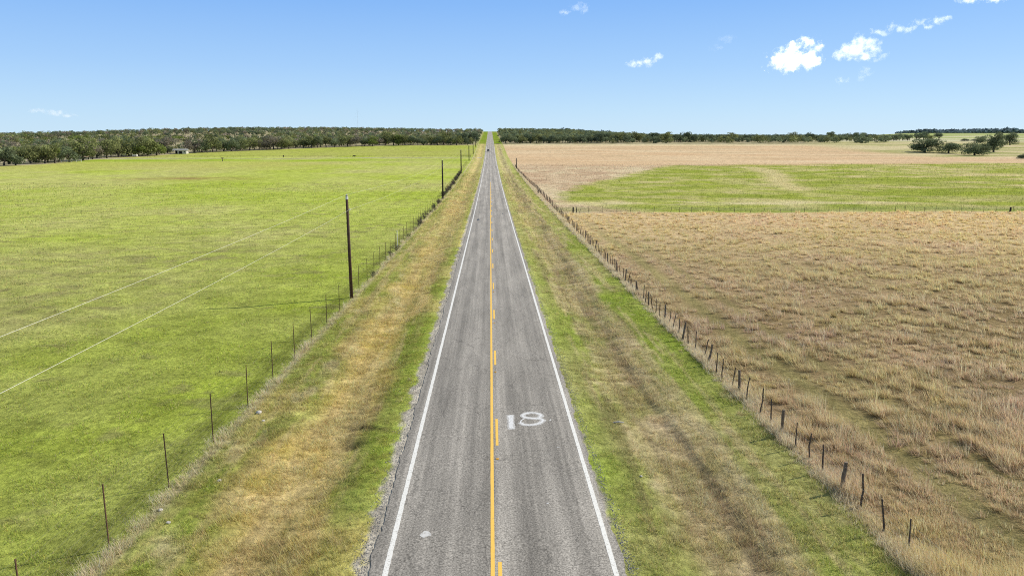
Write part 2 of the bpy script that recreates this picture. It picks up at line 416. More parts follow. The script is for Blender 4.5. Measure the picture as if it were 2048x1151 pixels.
    # ---- combine
    c = lerp(L, Lv, ss(-12.75, -12.25, x))
    c = lerp(c, Rv, ss(-1, 1, x))
    c = lerp(c, R, ss(13.0, 13.6, x))
    c = lerp(c, lerp(one[..., None] * [.21, .33, .025], [.3, .33, .07], mid), ss(740, 800, y) * (1 - ss(11, 14, ax)))
    jag = (fbm(x * 2.2, y * 1.3, 3, 61) - .5) * .55
    c = lerp(c, lerp(one[..., None] * [.38, .345, .29], [.62, .575, .49], tiny * .6 + .4 * fin), 1 - ss(4.18, 4.38, ax + np.where(x > 0, .10, -.05) + jag * 1.4))
    return c

EDGE_PX = [(0, 333), (100, 328), (200, 318), (300, 312), (372, 306.5), (512, 301), (620, 296.5), (700, 293.5), (800, 291), (940, 290)]
EDGE_W = None
def left_wood_mask(x, y):
    global EDGE_W
    if EDGE_W is None:
        EDGE_W = 1
        w = [hit(*p)[:2] for p in EDGE_PX]
        EDGE_W = np.array(sorted((yy, xx) for xx, yy in w))
        # radial description: edge distance as a function of x / y
        EDGE_W = np.array(sorted((xx / yy, yy) for xx, yy in w))
    if isinstance(EDGE_W, int): return np.zeros_like(x)
    r = x / np.maximum(y, 1)
    e = np.interp(r, EDGE_W[:, 0], EDGE_W[:, 1])
    return ss(-4, 6, y - e) * ss(8, 20, -x)
left_wood_mask(np.zeros(1), np.zeros(1))

# ------------------------------------------------------------------ ground sheet
def axis(segs):
    out = []
    for a, b, s in segs: out += list(np.arange(a, b, s))
    return out
def geo(a, b, s0, g):
    out = [a]; s = s0
    while out[-1] < b: out.append(out[-1] + s); s *= g
    return out
xp = axis([(0, 3.8, .6), (3.8, 5.2, .1), (5.2, 14, .22), (14, 26, .4)]) + geo(26, 9000, .5, 1.022)
gx = np.array(sorted(set([-v for v in xp[1:]] + xp)))
gy = np.array(list(np.arange(-60, 14, 3.)) + list(np.arange(14, 50, .22)) + geo(50, 9500, .25, 1.0105))
XX, YY = np.meshgrid(gx, gy)
ZZ = G(XX, YY)
nx, ny = len(gx), len(gy)
V = np.stack([XX, YY, ZZ], -1).reshape(-1, 3)
ii = (np.arange(ny - 1)[:, None] * nx + np.arange(nx - 1)[None, :]).ravel()
quads = np.stack([ii, ii + 1, ii + nx + 1, ii + nx], -1)
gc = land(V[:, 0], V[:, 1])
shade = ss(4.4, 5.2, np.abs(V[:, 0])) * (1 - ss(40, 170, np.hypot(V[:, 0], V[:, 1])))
gc = gc * (1 - np.where(V[:, 0] > 13.4, .30, .25) * shade)[:, None]                       # near ground painted darker: dark soil plus shade between the blades
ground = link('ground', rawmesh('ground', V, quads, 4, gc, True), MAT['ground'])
tag(ground, 'rolling pasture land with mown verges and grazed fields', kind='structure')

# ------------------------------------------------------------------ road and markings
ry = np.array(list(np.arange(-60, 16, 2.)) + list(np.arange(16, 60, .12)) + geo(60, 1750, .16, 1.012))
def road_z(x, y, lift=0.0): return P(y) + .012 - .0014 * np.asarray(x) ** 2 + lift
def strip(name, x0, x1, ys, lift, mat, parent, jit=0, seed=0):
    j0 = (fbm(ys * 3.1, ys * 0, 2, 70 + seed) - .5) * jit; j1 = (fbm(ys * 3.7, ys * 0 + 4, 2, 80 + seed) - .5) * jit
    a = np.stack([x0 + j0, ys, road_z(x0, ys, lift)], -1); b = np.stack([x1 + j1, ys, road_z(x1, ys, lift)], -1)
    V = np.concatenate([a, b]); n = len(ys); i = np.arange(n - 1)
    return link(name, rawmesh(name, V, np.stack([i, i + n, i + n + 1, i + 1], -1), 4), mat, parent)
n = len(ry)
cols = [-3.88, -2.6, -1.3, 0, 1.3, 2.7, 4.16]
rows = []
for k, c in enumerate(cols):
    x = np.full(n, c)
    if k == 0: x = x - ss(.35, .9, fbm(ry * .8, ry * 0, 3, 90)) * .10 - (fbm(ry * 4, ry * 0, 2, 92) - .5) * .10
    if k == 6: x = x + (fbm(ry * .9, ry * 0, 3, 91) - .5) * .32 + (fbm(ry * 4, ry * 0, 2, 93) - .5) * .16
    rows.append(np.stack([x, ry, road_z(c, ry)], -1))
lo = rows[0].copy(); lo[:, 0] -= .03; lo[:, 2] -= .16
hi = rows[-1].copy(); hi[:, 0] += .03; hi[:, 2] -= .16
rows = [lo] + rows + [hi]
V = np.concatenate(rows); q = []
for k in range(len(rows) - 1):
    i = np.arange(n - 1) + k * n
    q.append(np.stack([i, i + n, i + n + 1, i + 1], -1))
road = link('road', rawmesh('road', V, np.concatenate(q), 4), MAT['road'])
tag(road, 'straight two lane country road of worn grey chip seal', kind='structure')
near = ry[(ry > 10) & (ry < 700)]
strip('edge_line', -3.46, -3.29, near, .005, MAT['white_line'], road, .035, 1)
strip('edge_line', 3.79, 3.95, near, .005, MAT['white_line'], road, .02, 3)
strip('centre_line', -.066, .066, ry[(ry > 10) & (ry < 268)], .005, MAT['yellow_line'], road, .012, 5)
DASH0 = hit(990, 893)[1]
for k in range(-1, 17):
    y0 = DASH0 + k * 12.19
    strip('centre_dash', 0.170, .295, np.arange(y0, y0 + 3.2, .2), .005, MAT['yellow_line'], road, .012, 7 + k)

def flat_stroke(pts, w):
    """a painted stroke lying on the road, with slightly uneven width"""
    pts = np.array(pts, float); n = len(pts)
    d = np.gradient(pts, axis=0); d /= np.linalg.norm(d, axis=1)[:, None] + 1e-9
    nrm = np.stack([-d[:, 1], d[:, 0]], -1)
    ww = w * (.5 + (rng.random(n) - .5) * .16)
    return pts + nrm * ww[:, None], pts - nrm * ww[:, None]
def stroke_obj(name, strokes, parent, mat, lift):
    V = []; Q = []
    for k, (pts, w) in enumerate(strokes):
        a, b = flat_stroke(pts, w); o = len(V); n = len(a)
        for p in list(a) + list(b): V.append((p[0], p[1], float(road_z(p[0], p[1], lift + .002 * k))))
        Q += [(o + i, o + n + i, o + n + i + 1, o + i + 1) for i in range(n - 1)]
    me = bpy.data.meshes.new(name); me.from_pydata(V, [], Q); me.update()
    return link(name, me, mat, parent)
def rpix(px, py):
    x, y, t = hit(px, py); return x, y
def curve(pp, n=46, closed=False):
    P_ = np.array([rpix(*p) for p in pp]); m = len(P_); out = []
    for k in range(m - (0 if closed else 1)):
        g = [P_[(k + j) % m] if closed else P_[min(max(k + j, 0), m - 1)] for j in (-1, 0, 1, 2)]
        for t in np.linspace(0, 1, max(3, n // m), endpoint=False):
            out.append(.5 * (2 * g[1] + (g[2] - g[0]) * t + (2 * g[0] - 5 * g[1] + 4 * g[2] - g[3]) * t * t + (3 * g[1] - g[0] - 3 * g[2] + g[3]) * t ** 3))
    if not closed: out.append(P_[-1])
    else: out.append(out[0])
    return out
def zp(a, b): return 940 + a * 240 / 1973, 780 + b * 140 / 1151
one = stroke_obj('painted_digit', [(curve([zp(664, 428), zp(672, 520), zp(676, 590), zp(682, 650)], 20), .21)], road, MAT['spray_white'], .006)
for nm_, ch_ in (('overspray', [(curve([zp(664, 420), zp(672, 520), zp(676, 590), zp(684, 662)], 20), .36)]), ('overspray', [(curve([zp(1160, 470), zp(1010, 478), zp(880, 450), zp(890, 412), zp(1000, 388), zp(1110, 395), zp(1165, 428), zp(1148, 468)], 60), .30), (curve([zp(930, 470), zp(1060, 482), zp(1170, 492), zp(1195, 520), zp(1120, 565), zp(1000, 585), zp(880, 578), zp(828, 550)], 60), .30)])):
    stroke_obj(nm_, ch_, road, MAT['overspray'], .003)
one['label'] = 'white sprayed numeral one, broad and fuzzy'
eight = stroke_obj('painted_digit', [
    (curve([zp(1160, 470), zp(1010, 478), zp(880, 450), zp(890, 412), zp(1000, 388), zp(1110, 395), zp(1165, 428), zp(1148, 468)], 60), .13),
    (curve([zp(930, 470), zp(1060, 482), zp(1170, 492), zp(1195, 520), zp(1120, 565), zp(1000, 585), zp(880, 578), zp(828, 550)], 60), .13),
    (curve([zp(828, 552), zp(845, 515), zp(905, 480)], 14), .07)], road, MAT['spray_white'], .006)
eight['label'] = 'white sprayed numeral eight with an open lower loop'
def blob(name, px, py, r, mat, lift, seed=0, sy=1.0, k=20):
    x, y, t = hit(px, py); V = [(x, y, float(road_z(x, y, lift)))]
    for i in range(k):
        a = 2 * PI * i / k; rr = r * (.62 + .65 * float(vn(math.cos(a) * 2 + 7 + seed, math.sin(a) * 2 + 9, seed)))
        q = (x + rr * math.cos(a), y + rr * sy * math.sin(a)); V.append((*q, float(road_z(*q, lift))))
    me = bpy.data.meshes.new(name); me.from_pydata(V, [], [(0, 1 + i, 1 + (i + 1) % k) for i in range(k)]); me.update()
    return link(name, me, mat, road)
blob('paint_splash', 851, 1070, .21, MAT['faded'], .006, 1)
blob('paint_splash', 1101, 841, .06, MAT['faded'], .006, 2, 1.6)
blob('paint_splash', 1116, 896, .07, MAT['faded'], .006, 3, .5)
blob('paint_splash', 1095, 1008, .06, MAT['spray_white'], .006, 4, .6)
blob('tar_patch', 956.5, 440, .30, MAT['tar'], .006, 5, 7)
blob('tar_patch', 960, 425, .16, MAT['tar'], .006, 6, 5)
blob('tar_patch', 1005, 428, .18, MAT['tar'], .006, 7, 4)
blob('tar_patch', 972, 330, .35, MAT['tar'], .006, 8, 8)

# yellow reflective studs midway between the dashes
sm = MB(); sm.box((0, 0, .012), (.11, .11, .024)); sm.box((0, 0, .026), (.07, .06, .012))
stud_me = sm.mesh('road_stud')
for k in range(0, 7):
    y = DASH0 + 3.05 - 12.19 + 7.7 + k * 12.19
    s = link('road_stud', stud_me, MAT['yellow'], None, (.235, y, float(road_z(.235, y, .001))))
    where = ['nearest to the camera, just past the first dash', 'in the gap right after the dash beside the numerals', 'in the second gap beyond the painted numerals', 'in the third gap beyond the painted numerals',
             'in the fourth gap beyond the painted numerals', 'in the fifth gap beyond the painted numerals', 'in the sixth gap beyond the painted numerals'][k]
    tag(s, 'small yellow road stud ' + where, 'road stud', 'studs along the yellow centre line')

# dirt driveway joining from the left
ax_, ay_ = -3.6, hit(965, 315)[1]; bx_, by_ = hit(256, 317.5)[:2]
dn = 80; tt = np.linspace(0, 1.35, dn); dw = np.where(tt < .03, 3.2 + 3 * (1 - tt / .03), 2.0) * 1.15
dx = ax_ + (bx_ - ax_) * tt; dy = ay_ + (by_ - ay_) * tt + np.sin(tt * 9) * 2 * (tt > .05)
V = np.concatenate([np.stack([dx, dy - dw, G(dx, dy - dw) + .07], -1), np.stack([dx, dy + dw, G(dx, dy + dw) + .07], -1)])
i = np.arange(dn - 1)
dr = link('driveway', rawmesh('driveway', V, np.stack([i, i + dn, i + dn + 1, i + 1], -1), 4), MAT['gravel'])
tag(dr, 'pale gravel track crossing the far side of the pasture', kind='structure')

# loose chippings along the broken pavement edges
def chips(n):
    y = 17 + 75 * rng.random(n) ** 2.2
    side = rng.random(n) < .62
    x = np.where(side, -3.98 - np.abs(rng.normal(0, .25, n)), 4.3 + np.abs(rng.normal(0, .17, n)))
    z = G(x, y); r = .012 + .03 * rng.random(n) ** 2
    base = np.array([[1, 0, 0], [-.5, .87, 0], [-.5, -.87, 0], [0, 0, .9]])
    ang = rng.random(n) * 2 * PI; c, s = np.cos(ang), np.sin(ang)
    V = np.empty((n, 4, 3)); b = base[None] * r[:, None, None]
    V[:, :, 0] = b[:, :, 0] * c[:, None] - b[:, :, 1] * s[:, None] + x[:, None]
    V[:, :, 1] = b[:, :, 0] * s[:, None] + b[:, :, 1] * c[:, None] + y[:, None]
    V[:, :, 2] = b[:, :, 2] + z[:, None]
    t = np.array([[0, 1, 3], [1, 2, 3], [2, 0, 3]])
    f = (np.arange(n)[:, None, None] * 4 + t[None]).reshape(-1, 3)
    return rawmesh('gravel', V.reshape(-1, 3), f, 3)
gv = link('gravel', chips(9000), MAT['chip'])
tag(gv, 'loose grey chippings spilled along both crumbling road edges', 'gravel', kind='stuff')

# ------------------------------------------------------------------ grass
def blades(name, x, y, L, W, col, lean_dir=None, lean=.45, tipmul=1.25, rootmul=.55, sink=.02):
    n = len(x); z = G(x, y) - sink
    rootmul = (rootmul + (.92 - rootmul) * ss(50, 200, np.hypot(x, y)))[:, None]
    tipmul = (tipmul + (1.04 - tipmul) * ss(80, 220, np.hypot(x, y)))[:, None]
    th = rng.random(n) * 2 * PI
    le = np.abs(rng.normal(lean, .22, n))
    dxy = np.stack([np.cos(th) * le, np.sin(th) * le], -1)
    if lean_dir is not None:
        ld = np.asarray(lean_dir); dxy = dxy * (.7 if ld.ndim == 1 else .35) + ld * (le[:, None] if ld.ndim == 1 else (.7 + .6 * rng.random(n))[:, None]) * .9
    up = np.stack([dxy[:, 0], dxy[:, 1], np.ones(n)], -1); up /= np.linalg.norm(up, axis=1)[:, None]
    ph = np.arctan2(dxy[:, 1], dxy[:, 0]) + PI / 2 + rng.normal(0, .45, n)
    w = np.stack([np.cos(ph), np.sin(ph), np.zeros(n)], -1) * (W / 2)[:, None]
    root = np.stack([x, y, z], -1)
    V = np.empty((n, 3, 3)); V[:, 0] = root - w; V[:, 1] = root + w; V[:, 2] = root + up * L[:, None]
    C = np.empty((n, 3, 3)); C[:, 0] = col * rootmul; C[:, 1] = col * rootmul; C[:, 2] = col * tipmul  # roots darkened and tips lightened, shading painted into the blade colour
    return rawmesh(name, V.reshape(-1, 3), np.arange(n * 3), 3, C.reshape(-1, 3))

def sample_y(n, a, b, p):
    u = rng.random(n); q = 1 - p + 1e-6
    return (a ** q + u * (b ** q - a ** q)) ** (1 / q)
def jitter(c, s=.16, hue=.06):
    n = len(c)
    return np.clip(c * (1 + rng.normal(0, s, (n, 1))) * (1 + rng.normal(0, hue, (n, 3))), .005, .9)

# grazed pasture on the left
n = 420000
y = sample_y(n, 16, 260, 1.25); x = y * rng.uniform(-.98, 0, n)
k = x < -12.7; x, y = x[k], y[k]
clump = .55 * fbm(x / .42, y / .42, 2, 100) + .45 * fbm(x / 1.5, y / 1.1, 2, 104)
clump = n01(clump, .5, .13)
k = rng.random(len(x)) < .10 + .95 * clump; x, y, clump = x[k], y[k], clump[k]
d = np.hypot(x, y)
L_ = (.065 + .0014 * d) * (.35 + 1.0 * clump) * (.6 + .8 * rng.random(len(x))); W_ = (.010 + .00042 * d) * (.7 + .6 * rng.random(len(x)))
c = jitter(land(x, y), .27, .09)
old = rng.random(len(x)) < .2
c[old] = jitter(np.tile([.60, .54, .26], (old.sum(), 1)), .15)
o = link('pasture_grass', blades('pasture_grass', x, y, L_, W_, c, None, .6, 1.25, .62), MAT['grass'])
tag(o, 'short bright green grazed grass left of the road', 'grass', kind='stuff')

# verges
n = 520000
y = sample_y(n, 15, 330, 1.75); x = rng.uniform(3.95, 13.5, n) * np.where(rng.random(n) < .5, -1, 1)
k = (x > -12.75) & (np.abs(x) > 4.12 + .35 * (fbm(x * 2, y * 1.4, 2, 101) - .3)) ; x, y = x[k], y[k]
vc = n01(.6 * fbm(x / .38, y / .38, 2, 102) + .4 * fbm(x / 1.2, y / 1.2, 2, 105), .5, .13); k = rng.random(len(x)) < .10 + .95 * vc; x, y, vc = x[k], y[k], vc[k]
c = land(x, y); drys = np.clip((c[:, 0] - c[:, 1]) / .10 + .3, 0, 1)
d = np.hypot(x, y)
L_ = (.08 + .0012 * d + .17 * drys * rng.random(len(x))) * (.35 + 1.05 * vc) * (.6 + .8 * rng.random(len(x))) * (.6 + .4 * ss(4.3, 5.6, np.abs(x)))
W_ = (.009 + .0004 * d) * (.7 + .6 * rng.random(len(x))) * (1 - .3 * drys)
c = jitter(c * (.84 + .26 * vc)[:, None], .27, .08)
st = (rng.random(len(x)) < .05 + .10 * drys) & (c.mean(1) > .13)
c[st] = jitter(np.tile([.74, .62, .34], (st.sum(), 1)), .12)
dk = rng.random(len(x)) < .08
c[dk] *= .5
hl = np.exp(-((x + 6.7) / .5) ** 2 - ((y - 30.4) / .4) ** 2); L_ = L_ * (1 - .7 * np.clip(hl, 0, 1))
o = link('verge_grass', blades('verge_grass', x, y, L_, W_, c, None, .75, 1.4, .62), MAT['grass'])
tag(o, 'mixed green and straw coloured grass on both roadside verges', 'grass', kind='stuff')

# dry bunch grass on the right: tussocks of leaning stems
LEAN = np.array([-.55, .35])
def tussocks(n, a, b, p, per, keep):
    y = sample_y(n, a, b, p); x = 13.5 + (y * .98 + 6 - 13.5) * rng.random(n)
    k = keep(x, y); return x[k], y[k]
def bunch(x, y, per, hmul=1.0, pal=None, coherent=False, lean0=.75):
    m = len(x); d = np.hypot(x, y)
    tone = n01(fbm(x / 11, y / 11, 3, 111), .5, .2); t2 = rng.random(m)
    colA = lerp(np.tile([.93, .61, .465], (m, 1)), [.98, .71, .37], np.clip(tone * .75 + .35 * t2 + .3 * ss(40, 110, y), 0, 1))
    colA = lerp(colA, [.62, .47, .36], (.45 * ss(.62, .95, rng.random(m)) * (1 - .5 * ss(50, 110, y))))
    colA = lerp(colA, [.50, .45, .18], .6 * (rng.random(m) < .10))
    if pal is not None: colA = lerp(colA, pal, .75)
    H = hmul * (.34 + .42 * rng.random(m) ** 1.3) * (.5 + .9 * n01(fbm(x / 2.6, y / 2.6, 3, 112), .5, .16)) + .0006 * d
    r0 = .14 + .20 * rng.random(m)
    bx = np.repeat(x, per); by = np.repeat(y, per); a = rng.random(m * per) * 2 * PI; rr = np.sqrt(rng.random(m * per)) * np.repeat(r0, per)
    bx = bx + np.cos(a) * rr; by = by + np.sin(a) * rr
    L_ = np.repeat(H, per) * (.55 + .6 * rng.random(m * per)); dd = np.repeat(d, per)
    W_ = (.007 + .00040 * dd) * (.7 + .6 * rng.random(m * per))
    c = jitter(np.repeat(colA, per, 0), .16, .05)
    if coherent:
        ca = 2.55 + rng.normal(0, .45, m); cm = lean0 * (.6 + .8 * rng.random(m))
        D = np.stack([np.repeat(np.cos(ca) * cm, per) + np.cos(a) * rr / np.repeat(r0, per) * .6, np.repeat(np.sin(ca) * cm, per) + np.sin(a) * rr / np.repeat(r0, per) * .6], -1)
        return bx, by, L_, W_, c, D
    return bx, by, L_, W_, c
dens = lambda x, y: rng.random(len(x)) < (1 - .93 * np.clip(track_mask(x, y) * 1.3, 0, 1)) * (.26 + .74 * n01(fbm(x / 1.2, y / 1.2, 3, 113), .47, .11)) * np.where(np.abs(y - CROSS_Y) < 1.5, .2, 1)
parts = []
x, y = tussocks(17500, 15, CROSS_Y - 1, 1.2, 0, dens); parts.append(bunch(x, y, 42, .95, None, True, .65))
x, y = tussocks(15000, 60, CROSS_Y - 1, .6, 0, dens); parts.append(bunch(x, y, 9, .95, None, True))
cat = [np.concatenate(z) for z in zip(*parts)]
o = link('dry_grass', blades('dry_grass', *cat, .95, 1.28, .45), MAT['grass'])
tag(o, 'tall tan bunch grass filling the field right of the fence', 'grass', kind='stuff')

# flattened mown straw and rank tufts on the verges
m = 5200
y = sample_y(m, 15, 200, 1.5); x = rng.uniform(4.6, 13.2, m) * np.where(rng.random(m) < .5, -1, 1)
lc = land(x, y); dry_ = np.clip((lc[:, 0] - lc[:, 1]) / .12 + .25, 0, 1)
k = (rng.random(m) < .18 + .82 * dry_) & (x > -12.4) & ~((np.abs(x + 6.6) < 1.1) & (np.abs(y - 31.4) < 2.0)); x, y, dry_ = x[k], y[k], dry_[k]
bx, by, L_, W_, c = bunch(x, y, 22, .5)
tint = lerp(lerp(land(x, y), [.92, .72, .36], .65 * rng.random(len(x))), [.46, .35, .23], .5 * (rng.random(len(x)) < .22))
c = jitter(np.repeat(tint, 22, 0), .16, .05)
o = link('verge_straw', blades('verge_straw', bx, by, L_, W_, c, np.array([.1, .5]), 1.5, 1.35, .68), MAT['grass'])
tag(o, 'flattened straw and rank tufts in the roadside ditches', 'grass', kind='stuff')

# low olive growth between the tussocks and on the track
n = 130000
y = sample_y(n, 15, 130, 1.3); x = 13.4 + (y * .95 + 4 - 13.4) * rng.random(n)
k = rng.random(n) < .22 + .78 * track_mask(x, y); x, y = x[k], y[k]
d = np.hypot(x, y)
c = jitter(lerp(lerp(land(x, y), [.56, .46, .22], .6 * rng.random(len(x))), [.44, .41, .16], .7 * track_mask(x, y)), .2)
o = link('low_grass', blades('low_grass', x, y, (.06 + .001 * d) * (.5 + rng.random(len(x))), (.009 + .0004 * d), c, None, .7, 1.1, .6), MAT['grass'])
tag(o, 'short olive undergrowth and wheel track beside the wooden fence', 'grass', kind='stuff')

# sparse tufts further out in the right fields
n = 60000
y = sample_y(n, CROSS_Y + 2, 420, 1.2); x = 14 + (y * .85 - 14) * rng.random(n)
d = np.hypot(x, y); c = jitter(land(x, y), .16)
dk = rng.random(n) < .25; c[dk] *= .62
o = link('field_grass', blades('field_grass', x, y, (.10 + .0010 * d) * (.5 + rng.random(n)), (.02 + .00042 * d), c, LEAN * .6, .6, 1.1, .55), MAT['grass'])
tag(o, 'patchy green and straw grass beyond the cross fence', 'grass', kind='stuff')

# tall pale strands left standing under both fences
parts = []
m = 800
y = sample_y(m, 15, 330, 1.2); x = -12.45 + rng.normal(0, .16, m)
k = n01(fbm(y / 3.3, y * 0, 3, 120), .5, .2) > rng.random(m); x, y = x[k], y[k]
bx, by, L_, W_, c = bunch(x, y, 16, .62, [.84, .74, .50]); parts.append((bx, by, L_, W_, c))
m = 4300
y = sample_y(m, 15, 420, 1.1); x = 13.45 + rng.normal(0, .22, m) + .0
bx, by, L_, W_, c = bunch(x, y, 18, .66, [.84, .73, .53]); parts.append((bx, by, L_, W_, c))
cat = [np.concatenate(z) for z in zip(*parts)]
o = link('fence_line_grass', blades('fence_line_grass', *cat, LEAN * .8, .8, 1.15, .65), MAT['grass'])
tag(o, 'pale uncut grass standing along the foot of both fences', 'grass', kind='stuff')

# ------------------------------------------------------------------ fences
def tpost(h):
    m = MB(); m.box((0, 0, h / 2 - .15), (.045, .010, h + .3)); m.box((0, .016, h / 2 - .15), (.010, .030, h + .3))
    for k in range(6): m.box((0, -.009, .3 + k * h / 6.6), (.05, .009, .03))
    return m.mesh('post')
def fz(x, y): return float(G(np.array([x]), np.array([y]))[0])
def fence_x(y): return float(np.interp(y, [10, 60, 190, 340, 600], [-12.75, -12.5, -12.6, -13.7, -13.6]))
wf = empty('wire_fence', (-12.7, 17, fz(-12.7, 17)), 0, 'tall wire net fence on thin rusty steel posts beside the green pasture', 'fence')
pm = tpost(2.35); pm.materials.append(MAT['rust'])
ys = [17.3] + [21.6 + 4.46 * k for k in range(0, 92)]
ys = [v for v in ys if v < 505]
for k, yy in enumerate(ys[:99]):
    x = fence_x(yy) + random.uniform(-.04, .04)
    o = link('post', pm, None, wf); b = wf.location
    o.location = (x - b[0], yy - b[1], fz(x, yy) - b[2]); o.rotation_euler = (random.uniform(-.025, .025), random.uniform(-.02, .03), random.uniform(-.4, .4))
    o.scale = (1, 1, random.uniform(.95, 1.04))
m = MB(); b = wf.location
for h in (.15, .32, .5, .7, .95, 1.25, 1.6, 2.0, 2.3):
    yv = [15 + 9 * k for k in range(55)]
    m.tube([(fence_x(v) - b[0], v - b[1], fz(fence_x(v), v) + h - b[2]) for v in yv], .0022, 3, False)
m.build('wire', MAT['wire'], wf)
# white pipe marker and yellow marker standing in that line
m = MB(); m.tube([(0, 0, -.2), (0, 0, 2.3)], .045, 8); m.tube([(0, 0, 2.3), (0, 0, 2.36)], [.05, .03], 8)
o = m.build('marker_post', MAT['white']); o.location = (-12.65, 95.9, fz(-12.65, 95.9))
tag(o, 'slim white marker post among the rusty posts of the wire fence', 'marker post')
m = MB(); m.tube([(0, 0, -.2), (0, 0, 1.5), (0, 0, 2.0), (0, 0, 2.1)], [.055, .055, .075, .05], 8)
o = m.build('marker_post', MAT['yellow']); o.location = (-12.9, 218, fz(-12.9, 218))
tag(o, 'yellow utility marker post just beyond the second power pole', 'marker post')
m = MB(); m.tube([(0, 0, -.2), (0, 0, 4.9)], .07, 8); m.tube([(0, 0, 4.9), (0, 0, 5.0)], [.09, .04], 8)
wx, wy, _ = hit(932, 314); o = m.build('marker_post', MAT['white']); o.location = (wx, wy, fz(wx, wy))
tag(o, 'tall white pole beside the gate of the gravel track', 'marker post')

# right: cedar posts with crooked stays and barbed wire
def fence_xr(y): return float(np.interp(y, [10, 28, 50, 170, 230, 340, 480, 780], [13.9, 13.5, 13.35, 14.4, 14.8, 13.4, 13.6, 13.5]))
def crooked(name, h, r, seed, n=6, bend=.05):
    q = random.Random(seed); m = MB(); pts = []; rr = []
    K = 6; px = py = 0
    for k in range(K):
        t = k / (K - 1); pts.append((px + .08 * t, py, -.25 + t * (h + .25))); rr.append(r * (1.05 - .3 * t) * q.uniform(.88, 1.1))
        px += q.uniform(-bend, bend); py += q.uniform(-bend, bend)
    m.tube(pts, rr, n); return m.mesh(name)
pw = [crooked('wooden_post', random.uniform(1.2, 1.4), random.uniform(.065, .095), s, 8, .018) for s in range(7)]
sw = [crooked('stay', random.uniform(1.18, 1.42), random.uniform(.033, .045), 40 + s, 5, .035) for s in range(10)]
for me in pw: me.materials.append(MAT['greywood'])
for me in sw: me.materials.append(MAT['stay'])
cf = empty('post_and_wire_fence', (13.9, 19, fz(13.9, 19)), 0, 'old cedar post fence with crooked stays and barbed wire along the right verge', 'fence')
b = cf.location; posts = [24.85 + 5.6 * k for k in range(-1, 66)]
for yy in posts[1:]:
    x = fence_xr(yy) + random.uniform(-.06, .06)
    o = link('wooden_post', random.choice(pw), None, cf, (x - b[0], yy - b[1], fz(x, yy) - b[2]))
    o.rotation_euler = (random.uniform(-.05, .05), random.uniform(-.02, .09), random.uniform(0, 6))
late = MB(); cnt = 0
for k, yy in enumerate(posts[:-1]):
    for j in (1, 2, 3):
        v = yy + 5.6 * j / 4 + random.uniform(-.25, .25); x = fence_xr(v) + random.uniform(-.05, .05)
        rot = Euler((random.uniform(-.09, .09), random.uniform(-.02, .14), random.uniform(0, 6)))
        me = random.choice(sw)
        if cnt < 99:
            o = link('stay', me, None, cf, (x - b[0], v - b[1], fz(x, v) - b[2])); o.rotation_euler = rot; cnt += 1
        else:
            M = Matrix.Translation((x - b[0], v - b[1], fz(x, v) - b[2])) @ rot.to_matrix().to_4x4()
            late.add([M @ w.co for w in me.vertices], [tuple(p.vertices) for p in me.polygons])
o = late.build('stay', MAT['stay'], cf); o['kind'] = 'stuff'
m = MB()
for h in (.28, .52, .78, 1.05):
    yv = [14 + 5.6 * k for k in range(66)]
    m.tube([(fence_xr(v) - b[0], v - b[1], fz(fence_xr(v), v) + h - b[2]) for v in yv], .0035, 3, False)
m.build('wire', MAT['wire'], cf)

# cross fence between dry field and green field
c0 = hit(1146, 426); c1 = hit(2020, 425)
xf = empty('cross_fence', (c0[0], c0[1], fz(c0[0], c0[1])), 0, 'low wire fence crossing the right hand field between dry and green grass', 'fence')
b = xf.location
def cross(x): return c0[1] + (c1[1] - c0[1]) * (x - c0[0]) / (c1[0] - c0[0])
x = 15.0; k = 0; xs = []
while x < 150:
    xs.append(x); x += random.uniform(1.8, 3.6)
for x in xs:
    yy = cross(x); o = link('stay', random.choice(sw), None, xf, (x - b[0], yy - b[1], fz(x, yy) - b[2]))
    s = random.uniform(.8, 1.15); o.scale = (1.1, 1.1, s); o.rotation_euler = (random.uniform(-.1, .1), random.uniform(-.1, .2), random.uniform(0, 6))
m = MB()
for h in (.4, .75, 1.0):
    m.tube([(v - b[0], cross(v) - b[1], fz(v, cross(v)) + h - b[2]) for v in np.arange(14.6, 150, 6)], .0028, 3, False)
m.build('wire', MAT['wire'], xf)
for (px, py, h, r) in [(1146, 426, 1.25, .16), (1153, 425.5, 1.2, .09), (2020, 425, 1.1, .19), (1076, 388, 1.2, .19)]:
    q = hit(px, py)
    m = MB(); m.tube([(0, 0, -.2), (.02, 0, h * .5), (.03, .01, h)], [r, r * .95, r * .85], 9)
    o = m.build('wooden_post', MAT['poledark'], xf if px != 1076 else cf)
    pb = o.parent.location; o.location = (q[0] - pb[0], q[1] - pb[1], fz(q[0], q[1]) - pb[2])

# low fence along the far track
pf = empty('pasture_fence', (-13, 540, fz(-13, 540)), 0, 'thin dark wire fence running behind the pale gravel track', 'fence')
b = pf.location
pmm = MB().tube([(0, 0, -.2), (0, 0, 1.15)], .05, 5).mesh('post'); pmm.materials.append(MAT['rust'])
for k in range(60):
    x = -15 - k * 4.6; yy = 538 - .06 * (-x - 15)
    link('post', pmm, None, pf, (x - b[0], yy - b[1], fz(x, yy) - b[2]))
m = MB()
for h in (.3, .6, .9, 1.1):
    m.tube([(x - b[0], 538 - .06 * (-x - 15) - b[1], fz(x, 538 - .06 * (-x - 15)) + h - b[2]) for x in np.arange(-292, -14, 6.)], .02, 3, False)
m.build('wire', MAT['rust'], pf)

